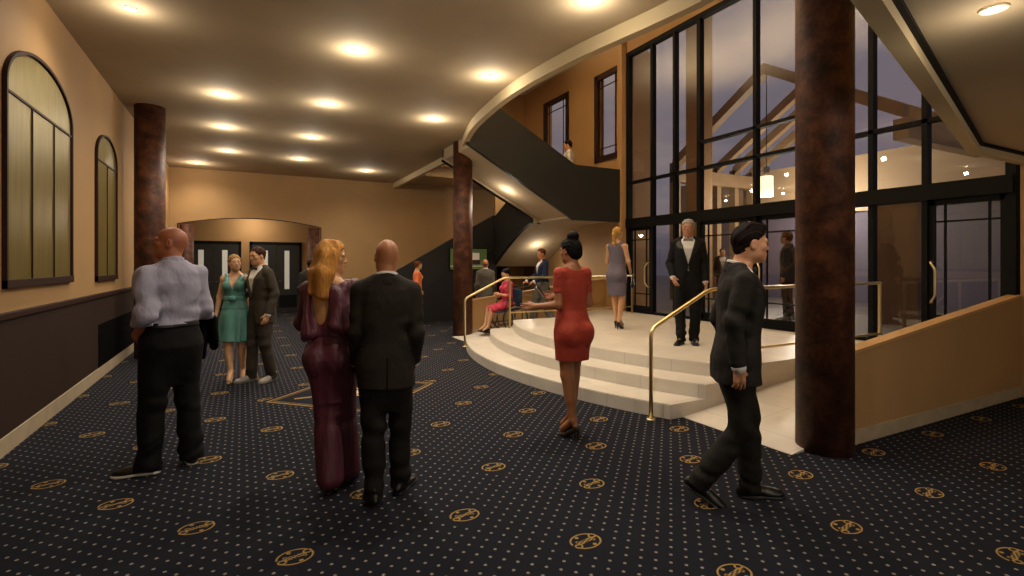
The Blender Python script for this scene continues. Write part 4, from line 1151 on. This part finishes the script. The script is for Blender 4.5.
# couple in the foreground: burgundy and black
f = Fig('person', 'woman with long strawberry blonde hair in a burgundy satin jumpsuit, turning right', (.565, 3.83, 0), -22, 'F', 1.70, heels=.065,
        pose=dict(elR=(.235, .02, 1.10), wrR=(.20, .22, 1.00), elL=(-.20, .06, 1.10), wrL=(-.08, .24, 1.05), anL=(.0, -.06, .085), knL=(-.035, .0, .47), anR=(.085, .10, .085), knR=(.07, .07, .47)),
        head=(-80, -2, 0), vox=.0055, skin='c4905f', hands=dict(R=dict(d=(-.3, .9, -.2), t=(-.5, 0, .8)), L=dict(d=(.5, .8, 0), t=(.5, -.3, .8))))
f.body(((.35, 1), (-.35, 1)))
BURG = mat('burgundy_satin', '52202f', .5, var=.1, scale=5, bump=.4, bscale=7, bdist=.04, stretch=(3, 3, .35))
f.trousers('5a1f2d', m=BURG, r=(.090, .078, .070, .072), top=1.06, seed=8, folds=.006, flare=.086, hemz=.115, foldf=(34, 34, 4), crease=0., kk=.07)
k = f.k
F = f.vol(1.02, 1.52)
f.torso(F, .020, [(1.02, .140, .10, 0), (1.10, .138, .102, .0), (1.20, .148, .112, .004), (1.28, .152, .112, .004), (1.34, .142, .092, -.004), (1.375, .10, .07, -.01)])
for sd, sg in (('R', 1), ('L', -1)):
    F.put(cone(f.J['nek'] + V(.075 * sg, 0, -.035), f.J['shR' if sg > 0 else 'shL'] + V(0, 0, .01), .042, .058), .03)
    f.arm(F, sd, .0, (.060, .066, .062, .05), t1=.95, k=.03)
for a, b_ in (((.10, -.06, 1.44), (.06, -.16, 1.18)), ((.13, -.05, 1.42), (.13, -.14, 1.15)), ((-.14, -.03, 1.44), (-.13, -.10, 1.12))): F.put(cone(V(*a), V(*b_), .035, .042), .03)
F.put(ell(V(-.065, -.16, 1.36), V(.085, .13, .235)), .01, 's')
F.put(cone(f.J['nek'] + V(0, 0, -.03), f.J['nek'] + V(0, .01, .12), .06, .07), .01, 's')
F.folds(.007, (26, 26, 10), 4); F.folds(.003, (60, 60, 16), 6)
f.add(F, 'blouse', BURG)
f.pumps('241a16', ((.35, 1), (-.35, 1)))
F = f.hairvol(drop=1.25, vox=.005); f.cap(F, .05, .06, -.26, ear=0, top=.01)
h0 = f.J['hed']
for a, b_, c in (((-.03, -.05, .02), (-.05, -.10, -.11), (-.06, -.125, -.25)), ((.0, -.07, .0), (-.02, -.125, -.12), (-.02, -.14, -.26)), ((-.07, -.02, 0), (-.095, -.06, -.12), (-.11, -.09, -.24)), ((.00, .06, .0), (-.03, .0, -.12), (-.09, -.04, -.20)), ((-.055, .06, .02), (-.10, .02, -.08), (-.12, -.02, -.2))):
    F.put(cone(h0 + V(*a), h0 + V(*b_), .054, .052), .03); F.put(cone(h0 + V(*b_), h0 + V(*c), .052, .030), .03)
F.folds(.006, (55, 55, 9), 2); F.folds(.0045, (120, 120, 12), 3)
f.add(F, 'hair', HAIRM('bd8440', .45)); f.brows('8a5a30')

f = Fig('person', 'bald man in a black suit seen from behind, standing right of the burgundy woman', (.872, 3.49, 0), -13, 'M', 1.775,
        pose=dict(elR=(.192, -.07, 1.14), wrR=(.188, .04, .925), elL=(-.195, .0, 1.15), wrL=(-.20, .14, .92), anL=(-.085, -.05, .085), knL=(-.085, -.01, .5), anR=(.10, .09, .085), knR=(.095, .06, .5)),
        head=(10, -4, 3), vox=.0055, skin='a56c48', hands=dict(R=dict(d=(-.3, .4, -.8), t=(-.6, .6, .3))))
f.body(((.55, 1), (-.15, 1)))
f.trousers('16120f', seed=14, folds=.006); f.shirt('d6d2cc'); f.jacket('231d17', seed=15, folds=.0045); f.shoes('0f0c0a', ((.55, 1), (-.15, 1)))
f.brows('2a1a12')

# woman in the red dress with a phone
f = Fig('person', 'woman in a fitted red dress and high heels seen from behind, holding a phone', (2.71, 3.95, 0), 4, 'F', 1.76, heels=.085,
        pose=dict(shL=(-.142, -.012, 1.352), shR=(.142, -.012, 1.352), elL=(-.165, -.02, 1.09), wrL=(-.33, .10, 1.075), elR=(.19, -.01, 1.09), wrR=(-.04, .20, 1.14), anL=(-.035, -.06, .085), anR=(.03, .05, .085), knL=(-.06, -.01, .47), knR=(.05, .04, .47)),
        head=(12, -4, 0), vox=.0055, skin='9c6642', hands=dict(L=dict(d=(-.8, .55, .0), t=(.1, .3, .9), curl=.45), R=dict(d=(-.9, .35, .12), t=(.2, .4, .9), curl=.6)))
f.body(((.0, 1), (-.25, 1)))
k = f.k; up = f.heels
RED = mat('brick_red_crepe', 'a53c2b', .7, var=.06, scale=30, bump=.4, bscale=10, bdist=.025, spec=.3)
F = f.vol(.60, 1.62)
f.torso(F, .016, [(.60, .142, .098, -.006), (.70, .150, .105, -.012), (.80, .168, .112, -.018)] + [r for r in f.B['prof'] if .84 < r[0] < 1.4])
for q, sd in ((-1, 'L'), (1, 'R')):
    F.put(ell(V(.066 * q, .080, 1.25) * k + V(0, 0, up), V(.066, .062, .066) * k), .03)
    F.put(ell(V(.072 * q, -.098, .842) * k + V(0, 0, up), V(.084, .074, .10) * k), .05)
    sh, el_ = f.J['sh' + sd], f.J['el' + sd]
    F.put(cone(f.J['nek'] + V(.07 * q, -.01, -.045), sh + V(0, -.004, .012), .053, .056), .03)
    F.put(cone(sh + V(.002 * q, 0, .014), sh + (el_ - sh) * .30, .055, .052), .015); F.put(cone(sh, sh + (el_ - sh) * .62, .050, .049), .012)
    d = el_ - sh; u = unit(d); c0 = float(u @ (sh + d * .60))
    F.put((sh - .3, sh + .3, lambda X, Y, Z, u=u, c0=c0, q=q: np.maximum(c0 - (X * u[0] + Y * u[1] + Z * u[2]), .150 * k - np.abs(X))), .004, 's')
    for j in range(3): F.put(cone(sh + V(.012 * q, -.03 + .03 * j, .050), sh + V(.032 * q, -.04 + .035 * j, -.02), .016, .012), .012)
F.put(cone(f.J['nek'] + V(0, .0, -.012), f.J['nek'] + V(0, .02, .12), .060, .075), .012, 's')
F.folds(.0028, (16, 16, 40), 6, V(-.3, -.3, .9), V(.3, .3, 1.2)); F.folds(.0018, (20, 20, 30), 8)
f.add(F, 'dress', RED)
f.pumps('2f2419', ((.0, 1), (-.25, 1)))
F = f.hairvol(); f.cap(F, .028, .06, -.30, ear=.10); F.put(ell(f.hp(0, -.20, .56), V(.235, .235, .20) * f.H, f.R), .02); F.put(ell(f.hp(0, -.32, -.12), V(.24, .16, .20) * f.H, f.R), .05)
f.strands(F, .003, 90); f.add(F, 'hair', HAIRM('0f0b0a')); f.brows('15100e')
red = f
wr = f.J['wrR']; hd = unit(V(-.9, .35, .12)); M = Matrix.Rotation(math.radians(4), 4, 'Z'); pc = wr + hd * .135 + V(0, .0, .03)
ph = empty('phone', Vector((2.71, 3.95, 0)) + M @ Vector(pc), 0); tag(ph, 'slim silver phone in the hand of the woman in the red dress', 'phone')
ph.rotation_euler = (math.radians(52), math.radians(-12), math.radians(58))
MB().box(-.037, .037, -.076, .076, -.005, .005, .004).build('phone_body', mat('silver_phone', 'a8a49c', .3, metal=.6), ph)
MB().box(-.033, .033, -.070, .070, .0052, .0058).build('phone_screen', mat('dark_phone_glass', '14161a', .1), ph)

# woman in the grey dress by the glass doors
f = Fig('person', 'blonde woman with a ponytail in a grey sheath dress standing near the glass doors', (5.90, 7.18, .45), -62, 'F', 1.72, heels=.085,
        pose=dict(elL=(-.20, .04, 1.08), wrL=(-.10, .24, 1.12), elR=(.205, -.01, 1.08), wrR=(.17, .17, .93), anL=(-.055, .10, .085), knL=(-.07, .07, .47), anR=(.06, -.05, .085)),
        head=(-12, 0, 0), vox=.008, skin='c2926a')
f.body(((.1, 1), (-.05, 1)))
k, up = f.k, f.heels
F = f.vol(.5, 1.6)
f.torso(F, .013, [(.50, .145, .10, -.006), (.62, .150, .104, -.008), (.76, .164, .112, -.014)] + [r for r in f.B['prof'] if .80 < r[0] < 1.42])
for q, sd in ((-1, 'L'), (1, 'R')):
    F.put(ell(V(.066 * q, .080, 1.25) * k + V(0, 0, up), V(.064, .06, .064) * k), .03); F.put(ell(V(.07 * q, -.092, .845) * k + V(0, 0, up), V(.09, .075, .095) * k), .05)
    F.put(cone(f.J['nek'] + V(.05 * q, -.01, -.03), f.J['sh' + sd] + V(-.01 * q, 0, .008), .045, .052), .03)
F.put(cone(f.J['nek'] + V(0, 0, -.01), f.J['nek'] + V(0, .01, .12), .058, .07), .006, 's'); F.folds(.0025, (20, 20, 30), 3)
f.add(F, 'dress', mat('slate_grey_wool', '5e5663', .8, var=.06, scale=40))
f.pumps('0f0d0d', ((.1, 1), (-.05, 1)))
F = f.hairvol(drop=1.6); f.cap(F, .03, .06, -.24, ear=.12)
for a, b_, r in (((0, -.46, .12), (0, -.56, -.1), .12), ((0, -.56, -.1), (.02, -.50, -.75), .13), ((.02, -.50, -.75), (.06, -.42, -1.25), .13)): F.put(cone(f.hp(*a), f.hp(*b_), r * f.H, (r if b_[2] > -1 else .03) * f.H), .03)
F.folds(.004, (70, 70, 14), 3); f.add(F, 'hair', HAIRM('b58a4c', .5)); f.brows('8a6a40')
hb = empty('handbag', (0, 0, 0)); tag(hb, 'black handbag carried by the woman in the grey dress', 'handbag')
w = Vector((5.90, 7.18, .45)) + Matrix.Rotation(math.radians(-62), 4, 'Z') @ Vector(f.J['wrR'] + V(.01, .10, -.07)); hb.location = w; hb.rotation_euler = (0, 0, math.radians(-40))
F = Vol((-.04, -.15, -.26), (.04, .15, -.03), .008); F.put(ell((0, 0, -.17), (.03, .12, .10)), .02); F.put(cone((0, -.08, -.20), (0, .08, -.20), .035, .035), .03); F.folds(.003, (30, 30, 30), 2); F.mesh('bag_body', MATS['black_leather'], hb)
MB().tube(bend([(0, -.08, -.12), (0, -.06, .01), (0, .06, .01), (0, .08, -.12)], .05), .008, 8).build('bag_handle', MATS['black_leather'], hb)

# silver haired man in a tuxedo on the platform
f = Fig('person', 'silver haired man in a black dinner suit standing on the platform facing us', (5.68, 5.34, .45), 135, 'M', 1.80,
        pose=dict(elR=(.24, -.04, 1.15), wrR=(.205, .08, .95), elL=(-.22, -.03, 1.15), wrL=(-.228, .06, .895), anR=(.095, .05, .085), anL=(-.085, -.03, .085)),
        head=(-8, -2, 0), vox=.006, skin='b5805e', hands=dict(R=dict(d=(-.35, .35, -.85), t=(-.5, .7, .2))))
f.body(((.35, 1), (-.1, 1)))
f.trousers('090808', seed=4); f.shirt('cfcac4'); f.bow('8f8a88'); f.jacket('0c0a09', seed=9, open_z=1.13); f.shoes('0b0908', ((.35, 1), (-.1, 1)))
short_hair(f, '9a948a', low=-.22, thick=.03)

# man walking to the right past the column
f = Fig('person', 'dark haired man in a charcoal suit and bow tie walking right past the handrail', (2.965, 2.355, 0), -127, 'M', 1.865,
        pose=dict(hed=(0, .085, 1.655), elR=(.198, -.075, 1.155), wrR=(.21, -.045, .90), elL=(-.215, -.06, 1.15), wrL=(-.22, .02, .9), anR=(.075, -.235, .140), knR=(.09, .0, .49), anL=(-.07, .095, .085), knL=(-.085, .09, .50)),
        head=(2, 0, 0), vox=.0055, skin='b9835f', lean=(0, .025), pitch=(32, 0), hands=dict(R=dict(d=(0, .05, -1), t=(-.2, 1, .1), curl=.4)))
f.body(((.1, 1), (-.1, 1)))
f.trousers('17140f', seed=17, folds=.006); f.shirt('d2cdc6'); f.bow('100e0e'); f.jacket('1c1813', seed=18, folds=.0045, sleeve=.88); f.shoes('0e0b0a', ((.1, 1), (-.1, 1)))
F = f.hairvol(); f.cap(F, .022, .075, -.27, ear=.13, top=.01)
for i in range(5): F.put(cone(f.hp(-.2 + .1 * i, -.10, .45), f.hp(-.16 + .08 * i, .23, .42 + .02 * (i % 2)), .075 * f.H, .075 * f.H), .03)
F.folds(.003, (38, 38, 30), 4); f.strands(F, .004, 60); f.add(F, 'hair', HAIRM('170c08')); f.brows('1a0e0a')

# smaller figures
f = Fig('person', 'black haired person in a white shirt on the stair landing above', (7.26, 10.72, 2.865), 50, 'M', 1.85, vox=.010, skin='b5835e', head=(10, -6, 0))
f.body(); f.trousers('1c1c20'); f.shirt('c8c2b6', sleeves=True, roll=.95, hem=.98); f.shoes(); short_hair(f, '0e0c10')

f = Fig('person', 'woman in a coral orange dress with hair up, standing before the black stair side', (3.92, 12.55, 0), -95, 'F', 1.62, heels=.06, vox=.010, skin='c0905f', head=(8, 0, 0),
        pose=dict(elR=(.19, -.07, 1.10), wrR=(.17, .05, .9)))
f.body(); F = f.vol(.45, 1.5)
f.torso(F, .016, [(.55, .16, .12, 0), (.70, .162, .118, -.01)] + [r for r in f.B['prof'] if .8 < r[0] < 1.42])
for q, sd in ((-1, 'L'), (1, 'R')): F.put(cone(f.J['nek'] + V(.05 * q, 0, -.03), f.J['sh' + sd] + V(0, 0, .008), .044, .053), .03); f.arm(F, sd, .014, t1=.5)
F.put(cone(f.J['nek'] + V(0, 0, -.01), f.J['nek'] + V(0, .01, .12), .056, .07), .006, 's'); F.folds(.004, (20, 20, 20), 3)
f.add(F, 'dress', mat('coral_crepe', 'e2713c', .7)); f.pumps('3a2a20')
F = f.hairvol(); f.cap(F, .03, .06, -.24, ear=.1); F.put(ell(f.hp(0, -.38, .36), V(.17, .17, .15) * f.H, f.R), .02); f.add(F, 'hair', HAIRM('6a3a1c')); f.brows('4a2a18')

f = Fig('person', 'balding man in a grey suit seen from behind, facing the wall screen', (5.2, 11.25, 0), -18, 'M', 1.72, vox=.010, skin='b0714c')
f.body(); f.trousers('4a443c'); f.shirt(); f.jacket('5d574d', lapel=False); f.shoes()
F = f.hairvol(); f.cap(F, .01, -.10, -.25, ear=.12); F.cut(lambda X, Y, Z: Z - f.hp(0, 0, .05)[2]); f.add(F, 'hair', HAIRM('6a5a4a'))

f = Fig('person', 'man in a navy jacket and red tie pushing the wheelchair', (6.02, 9.95, .215), 84, 'M', 1.74, vox=.009, skin='bb8058',
        pose=dict(elR=(.245, .03, 1.15), wrR=(.21, .29, 1.02), elL=(-.245, .03, 1.15), wrL=(-.21, .29, 1.02), anR=(.11, .18, .085), knR=(.11, .13, .5), anL=(-.11, -.20, .11), knL=(-.11, -.02, .5)), head=(6, -4, 0),
        hands=dict(R=dict(d=(-.1, .9, -.3), t=(-.9, .1, 0), curl=.8), L=dict(d=(.1, .9, -.3), t=(.9, .1, 0), curl=.8)))
f.body(); f.trousers('5a564f', r=(.115, .09, .09, .088)); f.shirt('d8d2ca'); f.tie('a83040'); f.jacket('16203a', open_z=1.12); f.shoes('0e0b0a'); short_hair(f, '5a2e1a')

wc = Vector((5.2, 9.95, .128)); wtilt = math.radians(0)
f = Fig('person', 'dark haired woman in a pink and red dress sitting in the wheelchair', wc, 90, 'F', 1.66, vox=.008, skin='c0906c', seated=True, head=(10, -14, 0), lean=(0, -.04),
        pose=dict(knR=(.085, .42, .555), knL=(-.085, .42, .555), anR=(.075, .56, .20), anL=(-.075, .56, .20)),
        hands=dict(R=dict(d=(-.5, .7, .2), t=(-.3, 0, .9)), L=dict(d=(.5, .7, .2), t=(.3, 0, .9))))
J = f.J
for sd, q in (('R', 1), ('L', -1)):
    J['el' + sd] = J['sh' + sd] + V(.05 * q, .05, -.25); J['wr' + sd] = J['el' + sd] + V(-.11 * q, .20, .06)
f.body(((.05, 1), (-.05, 1)))
F = f.vol(.44, None); f.torso(F, .014, [r for r in f.B['prof'] if .8 < r[0] < 1.42])
for q, sd in ((-1, 'L'), (1, 'R')):
    F.put(cone(J['nek'] + V(.05 * q, 0, -.03), J['sh' + sd] + V(0, 0, .008), .044, .054), .03); f.arm(F, sd, .012, t1=.25); F.put(cone(J['hip' + sd], J['kn' + sd] + V(0, .01, 0), .105, .078), .04)
F.put(cone(J['nek'] + V(0, 0, -.01), J['nek'] + V(0, .01, .12), .056, .07), .006, 's'); F.folds(.004, (22, 22, 22), 3)
for q in (-1, 1): F.put(ell(V(.066 * q, .078, 0) + V(f.shift(J['chs'][2])[0], f.shift(J['chs'][2])[1], J['chs'][2] - .01), V(.07, .072, .074)), .03)
F.cut(lambda X, Y, Z: Y - .46); f.add(F, 'dress', mat('rose_red_print', 'b83048', .7, var=.5, scale=14)); f.pumps('14100f', ((.05, 1), (-.05, 1)))
f.root.rotation_euler[0] = -.113
F = f.hairvol(); f.cap(F, .035, .06, -.24, ear=.08); F.put(ell(f.hp(0, -.40, .30), V(.2, .19, .18) * f.H, f.R), .03); f.add(F, 'hair', HAIRM('120d0c')); f.brows('120d0c')
bk = empty('booklet', wc + Matrix.Rotation(math.radians(90), 3, 'Z') @ Vector((0, .34, .80))); tag(bk, 'small folded programme in the hands of the woman in the wheelchair', 'booklet')
bk.rotation_euler = (math.radians(35), 0, math.radians(90))
MB().box(-.07, -.002, -.05, .05, -.003, .003).box(.002, .07, -.05, .05, -.003, .003).build('booklet_pages', mat('booklet_paper', 'b08a58', .7), bk)

# wheelchair
w = empty('wheelchair', wc, math.radians(90)); w.rotation_euler[0] = -.113; tag(w, 'black framed wheelchair with a blue seat rolling down the far ramp', 'wheelchair')
TY = mat('black_rubber', '0c0c0c', .7); FR = mat('black_frame_enamel', '15151a', .35); BLUE = mat('blue_seat_vinyl', '1f4a6e', .6)
for q in (-1, 1):
    b = MB(); x = .28 * q; c = (x, -.02, .305)
    wh = MB().tube([(x, c[1] + .29 * math.cos(a), c[2] + .29 * math.sin(a)) for a in np.linspace(0, 2 * math.pi, 36, endpoint=False)], .015, 8, closed=True).build('drive_wheel', TY, w)
    MB().tube([(x + .03 * q, c[1] + .25 * math.cos(a), c[2] + .25 * math.sin(a)) for a in np.linspace(0, 2 * math.pi, 36, endpoint=False)], .008, 6, closed=True).build('hand_rim', MATS['satin_steel'], wh)
    b = MB()
    for k_ in range(12):
        a = k_ * math.pi / 6; b.tube([(x, c[1], c[2]), (x, c[1] + .28 * math.cos(a), c[2] + .28 * math.sin(a))], .003, 5)
    b.tube([(x - .03, c[1], c[2]), (x + .03, c[1], c[2])], .022, 10); b.build('wheel_spokes', MATS['satin_steel'], wh)
    MB().tube([(.22 * q, .40 + .075 * math.cos(a), .08 + .065 * math.sin(a)) for a in np.linspace(0, 2 * math.pi, 20, endpoint=False)], .015, 8, closed=True).build('caster', TY, w)
    MB().tube([(.22 * q, .40, .08), (.22 * q, .38, .22)], .010, 6).build('caster_fork', FR, w)
    s_ = MB(); xx = .235 * q
    s_.tube(bend([(xx, -.42, .94), (xx, -.26, .94), (xx, -.23, .50), (xx, -.20, .20)], .05), .013, 8)
    s_.tube(bend([(xx, -.22, .50), (xx, .36, .50), (xx, .46, .20), (xx, .60, .13)], .05), .013, 8)
    s_.tube(bend([(xx, -.22, .20), (xx, .38, .22), (xx, .38, .50)], .03), .012, 8)
    s_.tube(bend([(xx + .01 * q, -.23, .70), (xx + .01 * q, .12, .70), (xx + .01 * q, .20, .50)], .05), .012, 8)
    s_.build('side_frame', FR, w)
    MB().box(xx - .015 + .01 * q, xx + .025 + .01 * q if q > 0 else xx + .015, -.18, .12, .705, .735, .01).build('armrest', TY, w)
    MB().box(min(.03 * q, .21 * q), max(.03 * q, .21 * q), .50, .68, .088, .102, .004).build('footplate', FR, w)
    MB().tube([(xx, -.44, .94), (xx, -.34, .94)], .018, 8).build('push_handle', TY, w)
MB().box(-.225, .225, -.20, .36, .468, .50, .012).build('seat', BLUE, w)
MB().box(-.225, .225, -.255, -.235, .50, .90, .008).build('backrest', BLUE, w)

# two figures added outside to stand in for reflections in the glass
f = Fig('person', 'short person in a dark coat, added outside as a glass reflection by the tuxedo man', (12.4, 10.35, .43), 135, 'M', 1.64, vox=.012, skin='9a6f50')
f.body(); f.trousers('2a2624'); f.shirt('a8a098', cuffs=False); f.jacket('332b26', lapel=False); f.shoes(); short_hair(f, '1a1210')
f = Fig('person', 'brown haired person in a dark suit, added outside as a reflection near the thick column', (10.0, 6.72, .43), 20, 'M', 1.84, vox=.012, skin='a87855')
f.body(); f.trousers('2a2624'); f.shirt('a8a098', cuffs=False); f.jacket('3a322c', lapel=False); f.shoes(); short_hair(f, '5a3418', thick=.06)

# black jacket over the arm of the man in the pale shirt
jk = empty('folded_jacket', (-.49, 4.80, 0), math.radians(30)); tag(jk, 'black jacket hanging over the forearm of the man in the pale shirt', 'jacket')
F = Vol((.10, -.1, .60), (.62, .46, 1.25), .007); w0, e0 = shirt_man.J['wrR'], shirt_man.J['elR']
m0 = e0 + (w0 - e0) * .62; m1 = e0 + (w0 - e0) * 1.0
F.put(cone(m0 + V(0, 0, .01), m1 + V(0, 0, .01), .060, .055), .02)
for t in np.linspace(0, 1, 6):
    p = m0 + (m1 - m0) * t
    F.put(cone(p + V(.045, 0, 0), p + V(.075 - .02 * t, .02, -.20 - .03 * t), .028, .026), .03); F.put(cone(p - V(.045, 0, 0), p + V(-.05, .02, -.24 - .06 * t), .026, .024), .03)
F.put(cone(e0 + (w0 - e0) * .3, w0 + (w0 - e0) * .3, .042 , .042), .004, 's')
F.folds(.006, (24, 24, 12), 5); F.mesh('jacket_cloth', mat('black_jacket_cloth', '060505', .9, spec=.05), jk)
